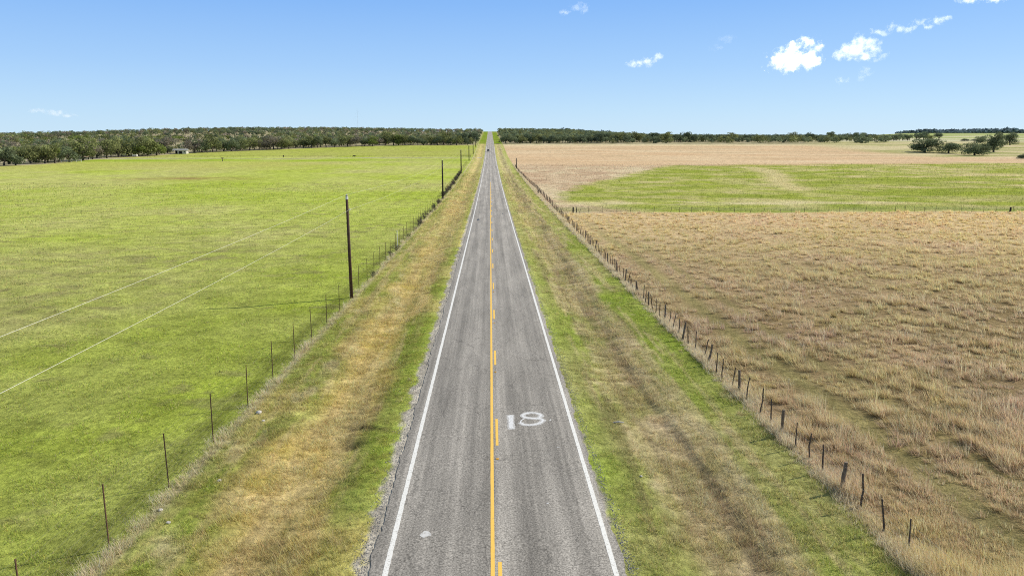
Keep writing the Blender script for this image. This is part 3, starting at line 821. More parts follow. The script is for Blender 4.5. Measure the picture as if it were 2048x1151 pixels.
# gate of the track
gx_, gy_, _ = hit(934, 314.5)
gt = empty('farm_gate', (gx_ - 4, gy_, fz(gx_, gy_)), .0, 'dark metal farm gate where the gravel track meets the roadside fence', 'gate')
m = MB()
for h in (.35, .6, .85, 1.1, 1.35): m.tube([(0, 0, h), (6.5, 0, h)], .035, 6)
for v in (0, 3.25, 6.5): m.tube([(v, 0, .3), (v, 0, 1.4)], .04, 6)
m.build('gate_panel', MAT['dark'], gt)
for v in (-.25, 6.75): MB().tube([(v, 0, -.2), (v, 0, 1.8)], .11, 8).build('gate_post', MAT['poledark'], gt)
# mailbox
mx, my, _ = hit(952, 315)
mbx = empty('mailbox', (mx, my, fz(mx, my)), 0, 'dark mailbox on a post near the mouth of the gravel track', 'mailbox')
MB().box((0, 0, .5), (.12, .12, 1.2)).build('post', MAT['poledark'], mbx)
m = MB(); m.box((0, 0, 1.2), (.35, .6, .3)); m.tube([(0, -.3, 1.35), (0, .3, 1.35)], .175, 10); m.build('box', MAT['dark'], mbx)

# ------------------------------------------------------------------ power line
pole_y = [-62, 62.5, 188.4, 347, 471.9, 573.6, 690]
pole_x = [-12.6, -12.5, -12.5, -14.0, -13.8, -13.4, -14.0]
pole_h = [9.1, 9.1, 10.0, 10.1, 9.7, 8.6, 8.6]
tops = []; lows = []
for k in range(7):
    x, yy, h = pole_x[k], pole_y[k], pole_h[k]; z = fz(x, yy)
    tops.append(Vector((x, yy, z + h + .12))); lows.append(Vector((x + .22, yy, z + h - 1.18)))
    if k == 0: continue
    lab = ['', 'nearest reddish brown wooden power pole with white insulators at the wire fence',
           'tall dark wooden power pole beside the yellow marker post',
           'dark power pole standing before the gravel track',
           'dark slim power pole beside the farm gate of the gravel track',
           'short looking dark power pole beyond the gravel track',
           'farthest dark power pole against the trees at the end of the fence'][k]
    p = empty('power_pole', (x, yy, z), 0, lab, 'power pole', 'power poles along the wire fence')
    mat = MAT['pole'] if k == 1 else MAT['poledark']
    m = MB(); m.tube([(0, 0, -.4), (0, 0, h * .5), (0, 0, h)], [.155, .135, .11] if k == 1 else ([.21, .19, .16] if k == 2 else [.28, .26, .22]), 12); m.build('shaft', mat, p, True)
    m = MB(); m.tube([(0, 0, h - .3), (0, 0, h - .02)], .12, 12); m.build('cap_band', MAT['porcelain'] if k == 1 else MAT['wire'], p)
    m = MB(); m.tube([(0, 0, h), (0, 0, h + .05), (0, 0, h + .09), (0, 0, h + .15)], [.03, .07, .045, .06], 10); m.build('insulator', MAT['porcelain'], p, True)
    m = MB(); m.tube([(.1, 0, h - 1.2), (.2, 0, h - 1.2)], .022, 6); m.tube([(.2, 0, h - 1.25), (.22, 0, h - 1.2), (.22, 0, h - 1.12)], [.05, .06, .04], 8); m.build('bracket', MAT['porcelain'], p)
    if k == 1:
        m = MB(); m.tube([(.125, -.05, .3), (.115, -.04, h - 1.3)], .008, 4); m.build('ground_wire', MAT['wire'], p)
def cable(name, pts, sag, r, label):
    m = MB(); run = []
    for a, c in zip(pts, pts[1:]):
        for t in np.linspace(0, 1, 24, endpoint=False):
            q = a.lerp(c, t); q.z -= 4 * sag * t * (1 - t); run.append(q)
    run.append(pts[-1]); m.tube(run, r, 5, False)
    o = m.build(name, MAT['cable']); tag(o, label, 'cable', 'overhead cables of the power line')
cable('overhead_cable', tops, .85, .0056, 'thin bright cable strung between the very tops of the power poles')
cable('overhead_cable', lows, .85, .0059, 'lower bright cable carried on side brackets of the power poles')
# pole in the right fence
sx, sy, _ = hit(1033, 338)
p = empty('power_pole', (sx, sy, fz(sx, sy)), 0, 'lone short thick pole standing in the cedar fence on the right', 'power pole')
MB().tube([(0, 0, -.4), (-.05, 0, 2.8), (-.1, 0, 5.5)], [.24, .22, .19], 10).build('shaft', MAT['poledark'], p, True)
MB().tube([(-.1, 0, 5.5), (-.1, 0, 5.6)], [.21, .1], 10).build('cap', MAT['wire'], p)
m = MB(); m.tube([(-.1, 0, 5.2), (3.2, 3.4, 0)], .012, 4); m.build('guy_wire', MAT['wire'], p)

# ------------------------------------------------------------------ trees
def crown_arrays(seed, h, w, nl, leaf, K, cols, base=.17, inner=.6, sparse=0.0):
    q = np.random.default_rng(seed)
    a = q.random(K) * 2 * PI; rad = w / 2 * (.15 + .62 * np.sqrt(q.random(K))); rad[0] = 0
    cz = h * (base + .10 + (.80 - base - .06) * q.random(K) ** .9) - .16 * h * (rad / (w / 2)) ** 2
    ctr = np.stack([np.cos(a) * rad, np.sin(a) * rad, cz], -1); cr = w * (.15 + .11 * q.random(K))
    tone = .62 + .76 * q.random(K)
    k = q.integers(0, K, nl)
    d = q.normal(size=(nl, 3)); d[:, 2] = d[:, 2] * .9 + .25; d /= np.linalg.norm(d, axis=1)[:, None]
    u = inner + (1.05 - inner) * q.random(nl) ** .6
    p = ctr[k] + d * (cr[k] * u)[:, None] * np.array([1, 1, .78])
    p[:, 2] = np.maximum(p[:, 2], h * (.05 + .09 * q.random(nl)))
    t1 = np.cross(d + q.normal(size=(nl, 3)) * .7, q.normal(size=(nl, 3))); t1 /= np.linalg.norm(t1, axis=1)[:, None] + 1e-9
    nn = d + q.normal(size=(nl, 3)) * .5; t2 = np.cross(nn, t1); t2 /= np.linalg.norm(t2, axis=1)[:, None] + 1e-9
    s = leaf * (.55 + .8 * q.random(nl))
    V = np.empty((nl, 3, 3)); V[:, 0] = p - t1 * s[:, None] * .6; V[:, 1] = p + t1 * s[:, None] * .6; V[:, 2] = p + t2 * s[:, None]
    cA, cB = np.array(cols[0]), np.array(cols[1])
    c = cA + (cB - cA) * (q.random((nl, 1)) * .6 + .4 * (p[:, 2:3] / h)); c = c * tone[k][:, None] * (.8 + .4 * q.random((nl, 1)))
    C = np.repeat(c[:, None, :], 3, 1)
    return V.reshape(-1, 3), C.reshape(-1, 3), ctr

def trunk_mesh(seed, h, w, ctr, r0):
    q = random.Random(seed); m = MB(); f = h * .27
    lean = (q.uniform(-.08, .08) * h, q.uniform(-.08, .08) * h)
    m.tube([(0, 0, -.4), (lean[0] * .3, lean[1] * .3, f * .5), (lean[0], lean[1], f)], [r0 * 1.25, r0, r0 * .85], 8)
    for c in ctr[:7]:
        s = Vector((lean[0], lean[1], f * .92)); e = Vector(c); mid = s.lerp(e, .5) + Vector((q.uniform(-.3, .3), q.uniform(-.3, .3), h * .03))
        m.tube([s, mid, e], [r0 * .6, r0 * .38, r0 * .14], 5)
    return m.mesh('trunk')

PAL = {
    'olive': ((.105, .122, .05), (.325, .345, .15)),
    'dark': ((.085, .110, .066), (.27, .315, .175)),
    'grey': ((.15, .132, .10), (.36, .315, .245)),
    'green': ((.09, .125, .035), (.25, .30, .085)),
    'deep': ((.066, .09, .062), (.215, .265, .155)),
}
PROTO = {}
def proto(kind, v, h, w, nl, leaf, K):
    key = (kind, v)
    if key not in PROTO:
        V, C, ctr = crown_arrays(hash(key[0]) % 1 + 100 * list(PAL).index(kind) + v, h, w, nl, leaf, K, PAL[kind], .17 if K < 20 else .08, .6 if K < 20 else .5)
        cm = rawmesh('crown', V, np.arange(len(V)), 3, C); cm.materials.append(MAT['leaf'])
        tm = trunk_mesh(v, h, w, ctr, .045 * h); tm.materials.append(MAT['bark'])
        PROTO[key] = (cm, tm)
    return PROTO[key]
def place_tree(name, kind, v, x, y, s, rz, label, group=None, cat='tree', nl=1300, leaf=.62, K=12, sx=1.0):
    cm, tm = proto(kind, v, 10.0, 12.5, nl, leaf, K)
    t = empty(name, (x, y, fz(x, y) - .1), rz, label, cat, group)
    t.scale = (s * sx, s * sx, s)
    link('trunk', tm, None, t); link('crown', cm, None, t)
    return t

ORD = ['first', 'second', 'third', 'fourth', 'fifth', 'sixth', 'seventh', 'eighth', 'ninth', 'tenth', 'eleventh', 'twelfth', 'thirteenth', 'fourteenth', 'fifteenth', 'sixteenth', 'seventeenth', 'eighteenth', 'nineteenth', 'twentieth',
       'twenty-first', 'twenty-second', 'twenty-third', 'twenty-fourth', 'twenty-fifth', 'twenty-sixth', 'twenty-seventh', 'twenty-eighth', 'twenty-ninth', 'thirtieth']
TONE = {'olive': 'olive', 'dark': 'dark green', 'grey': 'greyish', 'green': 'fresh green', 'deep': 'deep green'}
# front row of the left wood
row = []; px = 8.0; R_ = random.Random(5)
while px < 950:
    py = np.interp(px, [p[0] for p in EDGE_PX], [p[1] for p in EDGE_PX])
    step = np.interp(px, [0, 200, 400, 700, 950], [27, 24, 18, 14, 11])
    if not (336 < px < 376): row.append((px, py - R_.choice([0, .2, .5, .9, 1.6, 2.4])))
    px += step * R_.uniform(.75, 1.25)
kinds_l = ['olive', 'olive', 'dark', 'green', 'olive', 'dark', 'grey']
nh = sum(1 for p in row if p[0] < 356)
for i, (px, py) in enumerate(row):
    x, y, t = hit(px, py); kd = R_.choice(kinds_l) if px < 820 else R_.choice(['dark', 'deep', 'olive'])
    hp = np.interp(px, [0, 150, 300, 420, 600, 800, 950], [38, 37, 33, 27, 23, 22, 22]) * R_.uniform(.85, 1.1)
    h = hp * t / F * R_.choice([.72, .9, 1, 1.05, 1.15])
    if i < nh: where = f'{ORD[nh - 1 - i]} in the front row leftwards from the white house'
    else:
        j = i - nh; tot = len(row) - nh
        where = f'{ORD[j]} in the front row rightwards from the white house' if j < tot // 2 else f'{ORD[min(len(row) - 1 - i, 29)]} in the left wood counted back from the road'
    place_tree('oak_tree', kd, R_.randrange(5), x, y, h / 10, R_.uniform(0, 6.28), f'{TONE[kd]} oak, {where}', 'oaks along the edge of the left wood')
# second row behind them
for i, (px, py) in enumerate(row):
    x, y, t = hit(px + R_.uniform(5, 12), py); k2 = 1 + R_.uniform(13, 20) / t; x, y = x * k2, y * k2
    if x > -18: continue
    kd = R_.choice(kinds_l + ['dark']); h = np.interp(px, [0, 300, 500, 950], [9.5, 9.5, 8.5, 8.5]) * R_.uniform(.8, 1.1)
    place_tree('oak_tree', kd, R_.randrange(5), x, y, h / 10, R_.uniform(0, 6.28), f'oak crowded in behind the front row of the left wood', 'oaks behind the front row of the left wood')
# front row of the right wood
rowr = []; px = 1012.0
while px < 1880:
    py = np.interp(px, [1000, 1130, 1300, 1536, 1700, 1880], [287.2, 286.6, 284.6, 283.6, 282.4, 281])
    rowr.append((px, py - R_.uniform(0, .9))); px += R_.uniform(10.5, 18.5)
half = len(rowr) // 2
for i, (px, py) in enumerate(rowr):
    x, y, t = hit(px, py); kd = R_.choice(['dark', 'deep', 'dark', 'deep', 'olive', 'dark'])
    hp = np.interp(px, [1000, 1200, 1500, 1880], [18.5, 18, 17, 15]) * R_.uniform(.72, 1.2); h = hp * t / F
    where = f'{ORD[min(i, 29)]} from the road in the front row of the right wood' if i < half else f'{ORD[min(len(rowr) - 1 - i, 29)]} from the far end of the front row of the right wood'
    place_tree('oak_tree', kd, R_.randrange(5), x, y, h / 10, R_.uniform(0, 6.28), f'{TONE[kd]} oak, {where}', 'oaks along the edge of the right wood')
for i, (px, py) in enumerate(rowr):
    if px > 1860: continue
    x, y, t = hit(px + R_.uniform(4, 9), py); k2 = 1 + R_.uniform(13, 24) / t; x, y = x * k2, y * k2
    kd = R_.choice(['dark', 'deep', 'olive'])
    place_tree('oak_tree', kd, R_.randrange(5), x, y, R_.uniform(.8, 1.02), R_.uniform(0, 6.28), 'oak crowded in behind the front row of the right wood', 'oaks behind the front row of the right wood')
# isolated live oaks at the right
for (px, py, hp, wp, kd, v, lab) in [
        (1849, 304.5, 28, 66, 'dark', 11, 'wide low spreading live oak, leftmost of the right field cluster'),
        (1897, 306, 22, 46, 'dark', 12, 'smaller round live oak between two wider ones in the right field'),
        (1949, 310.5, 27, 54, 'dark', 13, 'low dark live oak standing nearest in the right field cluster'),
        (1987, 304, 38, 42, 'dark', 14, 'tallest live oak of the right field cluster, trunk showing below'),
        (2020, 290, 23, 30, 'dark', 15, 'live oak standing on a pale trunk beyond the tallest of the cluster'),
        (1961, 286, 14, 22, 'dark', 16, 'small round oak in the pale field above the cluster'),
        (1929, 282, 4.5, 17, 'deep', 17, 'low dark bush in the pale field above the right cluster'),
        (1946, 282, 3.2, 12, 'deep', 18, 'flattest low bush beside the small round oak')]:
    x, y, t = hit(px, py); h = hp * t / F * 1.1; w = wp * t / F
    place_tree('live_oak' if hp > 6 else 'bush', kd, v, x, y, h / 10, R_.uniform(0, 6.28), lab, None, 'tree' if hp > 6 else 'bush', 4600, .43, 22, .88 * (w / 11.2) / (h / 10))
# small scrub tree beside the turnout on the right
x, y, t = hit(2046, 317)
place_tree('bush', 'deep', 17, x, y, .38, 1, 'dark bush low at the right hand edge of the photo', None, 'bush', 4200, .42, 26, 1.6)

# woods beyond the front rows: read as one mass
def wood(name, pts, label, pal_of, hfun, nl, leaf, K=6):
    Vs = []; Cs = []; lib = {}
    for (x, y) in pts:
        kd = pal_of(x, y); v = R_.randrange(4)
        if (kd, v) not in lib:
            lib[(kd, v)] = crown_arrays(900 + v + 10 * list(PAL).index(kd) if kd in PAL else 950 + v, 10, 12, nl, leaf, K, PAL.get(kd, BLUE), .12, .55)[:2]
        V, C = lib[(kd, v)]; s = hfun(x, y) / 10; a = R_.uniform(0, 6.28); c_, s_ = math.cos(a), math.sin(a)
        W = np.empty_like(V); wx = R_.uniform(.9, 1.25)
        W[:, 0] = (V[:, 0] * c_ - V[:, 1] * s_) * s * wx + x; W[:, 1] = (V[:, 0] * s_ + V[:, 1] * c_) * s * wx + y; W[:, 2] = V[:, 2] * s + ZG[(x, y)]
        Vs.append(W); Cs.append(C * R_.uniform(.75, 1.25))
    V = np.concatenate(Vs); o = link(name, rawmesh(name, V, np.arange(len(V)), 3, np.concatenate(Cs)), MAT['leaf'])
    return tag(o, label, 'wood', kind='stuff')
BLUE = ((.13, .185, .215), (.25, .32, .34))  # distance haze painted into the leaf colour as a blue tint
ZG = {}
def scatter(n, f, mind):
    """poisson-like scatter through a coarse hash grid"""
    out = []; cells = {}
    X, Y = f(n)
    for x, y in zip(X, Y):
        md = mind(y); k = (int(x // md), int(y // md), int(md * 10))
        if any(((k[0] + i, k[1] + j, k[2]) in cells) and math.hypot(cells[(k[0] + i, k[1] + j, k[2])][0] - x, cells[(k[0] + i, k[1] + j, k[2])][1] - y) < md for i in (-1, 0, 1) for j in (-1, 0, 1)): continue
        cells[k] = (x, y); out.append((float(x), float(y)))
    Z = G(np.array([p[0] for p in out]), np.array([p[1] for p in out]))
    for p, z in zip(out, Z): ZG[p] = float(z) - .4
    return out
def fl(n):
    y = rng.uniform(395, 1560, n); r = rng.uniform(-.84, -.012, n); x = r * y
    e = np.interp(r, EDGE_W[:, 0], EDGE_W[:, 1])
    k = (y > e + 26) & (x < -16) & (fbm(x / 45, y / 45, 3, 200) > .36 + .10 * ss(600, 900, y) * ss(.2, .5, -r)); return x[k], y[k]
pts = scatter(16000, fl, lambda y: 9.0 if y < 1000 else 11.0)
wood('left_wood', pts, 'oak and juniper woodland covering the low hill on the left', lambda x, y: R_.choice(['olive', 'olive', 'grey', 'dark', 'green', 'deep']) if y < 900 else R_.choice(['dark', 'olive', 'deep', 'dark', 'grey']),
     lambda x, y: R_.uniform(5.5, 8.6) * (1.0 if y < 1000 else .95), 170, 1.15)
def fr(n):
    y = rng.uniform(785, 1560, n); r = rng.uniform(.006, .56, n); x = r * y
    k = (x > 15) & ((y < 1050) | (x < 330)) & ((fbm(x / 40, y / 40, 3, 201) > .40) | (x < 45)) & ((r < .47) | (y < 880)); return x[k], y[k]
pts2 = scatter(7000, fr, lambda y: 9.0)
wood('right_wood', pts2, 'dark oak woodland behind the brown field on the right', lambda x, y: R_.choice(['dark', 'deep', 'olive', 'dark']), lambda x, y: R_.uniform(6, 8.8), 170, 1.15)
def ff(n):
    y = rng.uniform(3300, 3900, n); r = rng.uniform(.555, .86, n); x = r * y
    k = (r > .565 + .03 * rng.random(n)); return x[k], y[k]
pts3 = scatter(5000, ff, lambda y: 17.0)
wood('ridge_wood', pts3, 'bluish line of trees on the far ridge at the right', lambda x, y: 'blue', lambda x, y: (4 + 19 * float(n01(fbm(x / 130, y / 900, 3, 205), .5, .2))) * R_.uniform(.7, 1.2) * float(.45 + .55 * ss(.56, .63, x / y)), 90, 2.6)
def fm(n):
    y = rng.uniform(1500, 2100, n); r = rng.uniform(.1, .52, n); return r * y, y
pts4 = scatter(3500, fm, lambda y: 15.0)
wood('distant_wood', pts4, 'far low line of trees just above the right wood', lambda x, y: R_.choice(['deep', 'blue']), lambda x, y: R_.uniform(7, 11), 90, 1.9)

# bare sapling in the pasture
def branches(seed, h, r0, spread, depth=3, n0=5):
    q = random.Random(seed); m = MB()
    def grow(p, d, l, r, k):
        e = p + d * l; m.tube([p, p.lerp(e, .5) + Vector((q.uniform(-.06, .06), q.uniform(-.06, .06), 0)) * l, e], [r, r * .8, r * .55], 4)
        if k == 0: return
        for _ in range(q.randint(3, 4)):
            nd = (d + Vector((q.uniform(-1, 1), q.uniform(-1, 1), q.uniform(-.1, .7))) * spread).normalized()
            grow(p.lerp(e, q.uniform(.5, 1)), nd, l * q.uniform(.55, .8), r * .5, k - 1)
    for _ in range(n0):
        d = Vector((q.uniform(-.6, .6), q.uniform(-.6, .6), 1)).normalized()
        grow(Vector((q.uniform(-.15, .15), q.uniform(-.15, .15), -.1)), d, h * .42, r0, depth)
    return m
bx, by, _ = hit(445, 322.5)
bt = empty('bare_tree', (bx, by, fz(bx, by)), 0, 'small bare forked tree alone in the green pasture', 'tree')
m = MB(); m.tube([(0, 0, -.3), (.05, 0, .9), (0, 0, 1.7)], [.28, .2, .18], 8); m.build('trunk', MAT['brush'], bt)
o = branches(4, 3.4, .11, .75, 2, 5).build('crown', MAT['brush'], bt); o.location = (0, 0, 1.2); o.scale = (.75, .75, .6)

# leafless brush along the left fence: single shrubs first, then the overgrown stretch
shr = []
for s in range(5):
    me = branches(20 + s, 1.15, .02, .95, 3, 7).mesh('shrub'); me.materials.append(MAT['brush']); shr.append(me)
for i, (yy, s, lab) in enumerate([(73.5, 1.0, 'dark leafless shrub just past the nearest power pole'), (88, .9, 'scrubby dark shrub just before the white marker post'), (93, 1.25, 'dense dark shrub at the foot of the white marker post'),
                                  (106, 1.0, 'low dark shrub beyond the white marker post'), (117, .8, 'small dark shrub midway between the white marker and the second pole')]):
    x = fence_x(yy) + .1
    o = link('shrub', shr[i % 5], None, None, (x, yy, fz(x, yy))); o.scale = (s, s, s * .95); o.rotation_euler = (0, 0, i * 1.3)
    tag(o, lab, 'shrub', 'dark shrubs along the wire fence')
m = MB(); VV = []; FF = []
off = 0
for i in range(105):
    yy = 122 + 215 * random.random() ** .85; x = fence_x(yy) + random.gauss(-.1, .3); s = random.uniform(.55, 1.35) * (1 + .3 * (yy > 190)); a = random.uniform(0, 6.28); me = shr[i % 5]
    z = fz(x, yy); c_, s_ = math.cos(a) * s, math.sin(a) * s
    co = np.empty(len(me.vertices) * 3, np.float32); me.vertices.foreach_get('co', co); co = co.reshape(-1, 3)
    VV.append(np.stack([co[:, 0] * c_ - co[:, 1] * s_ + x, co[:, 0] * s_ + co[:, 1] * c_ + yy, co[:, 2] * s + z], -1))
    li = np.empty(len(me.loops), np.int32); me.loops.foreach_get('vertex_index', li)
    ls = np.empty(len(me.polygons), np.int32); me.polygons.foreach_get('loop_start', ls); lt = np.empty(len(me.polygons), np.int32); me.polygons.foreach_get('loop_total', lt)
    q4 = ls[lt == 4]; FF.append(np.stack([li[q4], li[q4 + 1], li[q4 + 2], li[q4 + 3]], -1) + off); off += len(co)
o = link('brush', rawmesh('brush', np.concatenate(VV), np.concatenate(FF), 4), MAT['brush'])
tag(o, 'tangled dark leafless brush choking the far stretch of the wire fence', 'brush', kind='stuff')

# ------------------------------------------------------------------ stones on the verges
def stone(seed, r):
    q = np.random.default_rng(seed); bm = bmesh.new(); bmesh.ops.create_icosphere(bm, subdivisions=2, radius=r)
    for v in bm.verts:
        k = .7 + .6 * float(vn(v.co.x / r * 1.4 + seed * 3 + 9, v.co.y / r * 1.4 + v.co.z / r + 5, seed)); v.co *= k; v.co.z *= .55
    me = bpy.data.meshes.new('stone'); bm.to_mesh(me); bm.free(); return me
for i, (px, py, r, lab) in enumerate([(517, 826, .15, 'largest pale limestone lump on the left verge near the wire fence'), (321, 1020, .09, 'small pale stone at the foot of the wire fence'), (439, 962, .08, 'flat pale stone in the green strip of the left verge'),
                                      (526, 842, .09, 'pale stone just in front of the largest lump on the left verge'), (1282, 953, .07, 'tiny white stone in the dry grass right of the road'), (337, 1046, .08, 'pale stone among straw strands beside the wire fence')]):
    x, y, t = hit(px, py); o = link('stone', stone(i, r), MAT['stone'], None, (x, y, fz(x, y) + r * .35)); o.rotation_euler = (0, 0, i)
    tag(o, lab, 'stone')
x, y, t = hit(1237, 847)
m = MB(); m.tube([(-.28, -.02, .07), (0, .01, .10), (.26, .03, .07)], [.035, .05, .03], 6)
o = m.build('stick', MAT['stone']); o.location = (x, y, fz(x, y)); o.rotation_euler = (0, 0, -.15); tag(o, 'bleached stick lying in the grass right of the road', 'stick')

# ------------------------------------------------------------------ buildings among the trees
def gable(L, W, h0, h1, ov=.4):
    m = MB(); l, w = L / 2 + ov, W / 2 + ov
    v = [(-l, -w, h0), (l, -w, h0), (l, w, h0), (-l, w, h0), (-l, 0, h1), (l, 0, h1)]
    m.add(v, [(0, 1, 5, 4), (2, 3, 4, 5), (0, 4, 3), (1, 2, 5), (3, 2, 1, 0)]); return m
hx, hy, _ = hit(362, 307.5)
hs = empty('house', (hx, hy, fz(hx, hy)), .12, 'low white house with grey metal roof and open carport under the oaks', 'house')
MB().box((1.6, 0, 1.2), (6.6, 6, 2.8)).build('wall', MAT['housewall'], hs)
gable(10.2, 6.4, 2.62, 3.9).build('roof', MAT['roof'], hs)
MB().box((.6, -3.02, 1.0), (2.3, .05, 2.1)).build('doorway_shade', MAT['dark'], hs)  # black panel painted in for the shade inside the open doorway
f = MB().box((3.6, -3.02, 1.5), (1.1, .06, 1.0)).build('window', MAT['white'], hs); MB().box((3.6, -3.07, 1.5), (.9, .04, .8)).build('pane', MAT['glass'], f)
for v in (-4.9, -3.4): MB().box((v, -2.9, 1.2), (.14, .14, 2.8)).build('carport_post', MAT['white'], hs)
MB().box((-3.3, 2.6, 1.2), (3.1, .12, 2.75)).build('carport_wall', MAT['dark'], hs)
sx, sy, _ = hit(167, 320.5)
sh = empty('shed', (sx, sy, fz(sx, sy)), .1, 'open pole shed with a rust streaked sheet roof under the oaks', 'shed')
m = MB(); m.add([(-3.2, -1.8, 1.9), (3.2, -1.8, 1.9), (3.2, 1.8, 2.7), (-3.2, 1.8, 2.7), (-3.2, -1.8, 1.98), (3.2, -1.8, 1.98), (3.2, 1.8, 2.78), (-3.2, 1.8, 2.78)], [(0, 3, 2, 1), (4, 5, 6, 7), (0, 1, 5, 4), (1, 2, 6, 5), (2, 3, 7, 6), (3, 0, 4, 7)]); m.build('roof', MAT['rustroof'], sh)
for (a, c) in ((-3, -1.6), (3, -1.6), (-3, 1.6), (3, 1.6), (0, -1.6)): MB().box((a, c, .9), (.13, .13, 2.0)).build('post', MAT['white'], sh)
kx, ky, _ = hit(146, 324)
kr = empty('pen_fence', (kx - 6, ky, fz(kx, ky)), .03, 'small pale rail pen beside the rusty roofed shed', 'fence')
m = MB()
for h in (.5, .95, 1.4): m.box((5, 0, h), (12, .06, .14))
m.build('rail', MAT['white'], kr)
for a in range(0, 13, 3): MB().box((a - 1, 0, .7), (.16, .16, 2.0 + (a == 6) * 1.3)).build('post', MAT['white'], kr)
for (px, py, w, lab) in [(270, 313.5, 3.2, 'pale parked trailer among the oaks left of the white house'), (249, 313, 2.4, 'rounded white tank under the oaks left of the white house')]:
    x, y, t = hit(px, py)
    if w > 3:
        tr = empty('trailer', (x, y, fz(x, y)), .05, lab, 'trailer'); MB().box((0, 0, 1.1), (w, 1.8, 1.2)).build('body', MAT['white'], tr)
        for s in (-.7, .7): MB().tube([(s, -.95, .38), (s, -.75, .38)], .36, 12).build('wheel', MAT['tyre'], tr)
    else:
        tr = empty('tank', (x, y, fz(x, y)), .05, lab, 'tank'); MB().tube([(-1.1, 0, 1.2), (-.9, 0, 1.2), (.9, 0, 1.2), (1.1, 0, 1.2)], [.5, 1.0, 1.0, .5], 12).build('shell', MAT['white'], tr, True)
        for s in (-.7, .7): MB().box((s, 0, .15), (.15, 1.2, .6)).build('leg', MAT['dark'], tr)

# radio mast on the skyline
mast_y = 3000; mast_x = mast_y * (721 - 981) / F * .985
mz = fz(mast_x, mast_y)
ma = empty('radio_mast', (mast_x, mast_y, mz), 0, 'thin guyed radio mast rising above the left wood on the skyline', 'mast')
m = MB(); Hm = 13.2 + 52 * mast_y / F - mz
for a in range(3):
    m.tube([(.42 * math.cos(a * 2.094), .42 * math.sin(a * 2.094), 0), (.42 * math.cos(a * 2.094), .42 * math.sin(a * 2.094), Hm)], .06, 4)
for k in range(int(Hm // 3)):
    m.tube([(.42, 0, k * 3), (-.21, .36, k * 3 + 1.5), (-.21, -.36, k * 3 + 3)], .06, 3, False)
m.build('lattice', MAT['wire'], ma)
m = MB()
for a in range(3):
    for hh in (.5, .95): m.tube([(0, 0, Hm * hh), (70 * math.cos(a * 2.094), 70 * math.sin(a * 2.094), -2)], .03, 3, False)
m.build('guy_wire', MAT['wire'], ma)

# ------------------------------------------------------------------ cattle
def cow(x, y, rz, label):
    root = empty('cow', (x, y, fz(x, y)), rz, label, 'cow', 'black cattle by the gravel track')
    pts = [(-.85, 0, 1.12), (-.35, 0, 1.02), (.25, 0, 1.0), (.7, 0, 1.1), (1.0, 0, 1.25), (1.25, 0, 1.3), (1.55, 0, 1.12)]
    rad = [.30, .39, .40, .36, .22, .17, .10]
    E = [(i, i + 1) for i in range(6)]
    def leg(at_, dx, dy, hind):
        o = len(pts); ax_, ay_, az_ = pts[at_]
        if hind: chain = [((ax_ - .02, dy, .85), .17), ((ax_ + .06, dy, .62), .11), ((ax_ - .08, dy, .38), .07), ((ax_ - .05, dy, .06), .06)]
        else: chain = [((ax_ + dx, dy, .75), .14), ((ax_ + dx, dy, .42), .075), ((ax_ + dx, dy, .06), .06)]
        for p, r in chain: pts.append(p); rad.append(r)
        E.append((at_, o)); E.extend((o + i, o + i + 1) for i in range(len(chain) - 1))
    for s in (-.2, .2): leg(0, 0, s, True); leg(3, .02, s, False)
    me = bpy.data.meshes.new('body'); me.from_pydata(pts, E, []); me.update()
    o = link('body', me, MAT['cow'], root); sk = o.modifiers.new('skin', 'SKIN'); sb = o.modifiers.new('sub', 'SUBSURF'); sb.levels = sb.render_levels = 1
    for v, r in zip(me.skin_vertices[0].data, rad): v.radius = (r, r)
    me.skin_vertices[0].data[1].use_root = True
    me.materials.append(MAT['cow']) if not len(me.materials) else None
    for s in (-1, 1): MB().tube([(1.28, .12 * s, 1.38), (1.24, .3 * s, 1.36)], [.06, .03], 5).build('ear', MAT['cow'], root)
    MB().tube([(-1.1, 0, 1.2), (-1.18, 0, .8), (-1.15, 0, .5)], [.04, .03, .05], 5).build('tail', MAT['cow'], root)
x, y, _ = hit(567, 314.6); cow(x, y, -1.2, 'black cow seen nearly end on at the gravel track, farther from the road')
x, y, _ = hit(708, 314.8); cow(x, y, .1, 'black cow standing broadside at the gravel track, nearer the road')

# ------------------------------------------------------------------ car on the road
cx_, cy_, _ = hit(977.5, 303)
car = empty('car', (-1.55, cy_, float(road_z(-1.55, cy_))), 0, 'dark car driving toward the camera in the left lane far down the road', 'car')
m = MB()                                                            # front faces -y
prof = [(-2.3, .35), (-2.33, .75), (-2.15, .95), (-1.05, 1.08), (-.35, 1.62), (.2, 1.74), (1.6, 1.72), (2.2, 1.15), (2.3, .8), (2.28, .35)]
V = []; W2 = [.9] * 4 + [.74, .72, .72, .85, .9, .9]
for s in (-1, 1): V += [(s * w, a, c) for (a, c), w in zip(prof, W2)]
k = len(prof); Fc = [(i, (i + 1) % k, (i + 1) % k + k, i + k) for i in range(k)] + [tuple(range(k - 1, -1, -1)), tuple(range(k, 2 * k))]
m.add(V, Fc); m.build('body', MAT['carpaint'], car)
m = MB(); m.add([(-.78, -1.04, 1.12), (.78, -1.04, 1.12), (.66, -.40, 1.60), (-.66, -.40, 1.60)], [(0, 1, 2, 3)]); m.build('windshield', MAT['glass'], car).location = (0, -.012, .012)
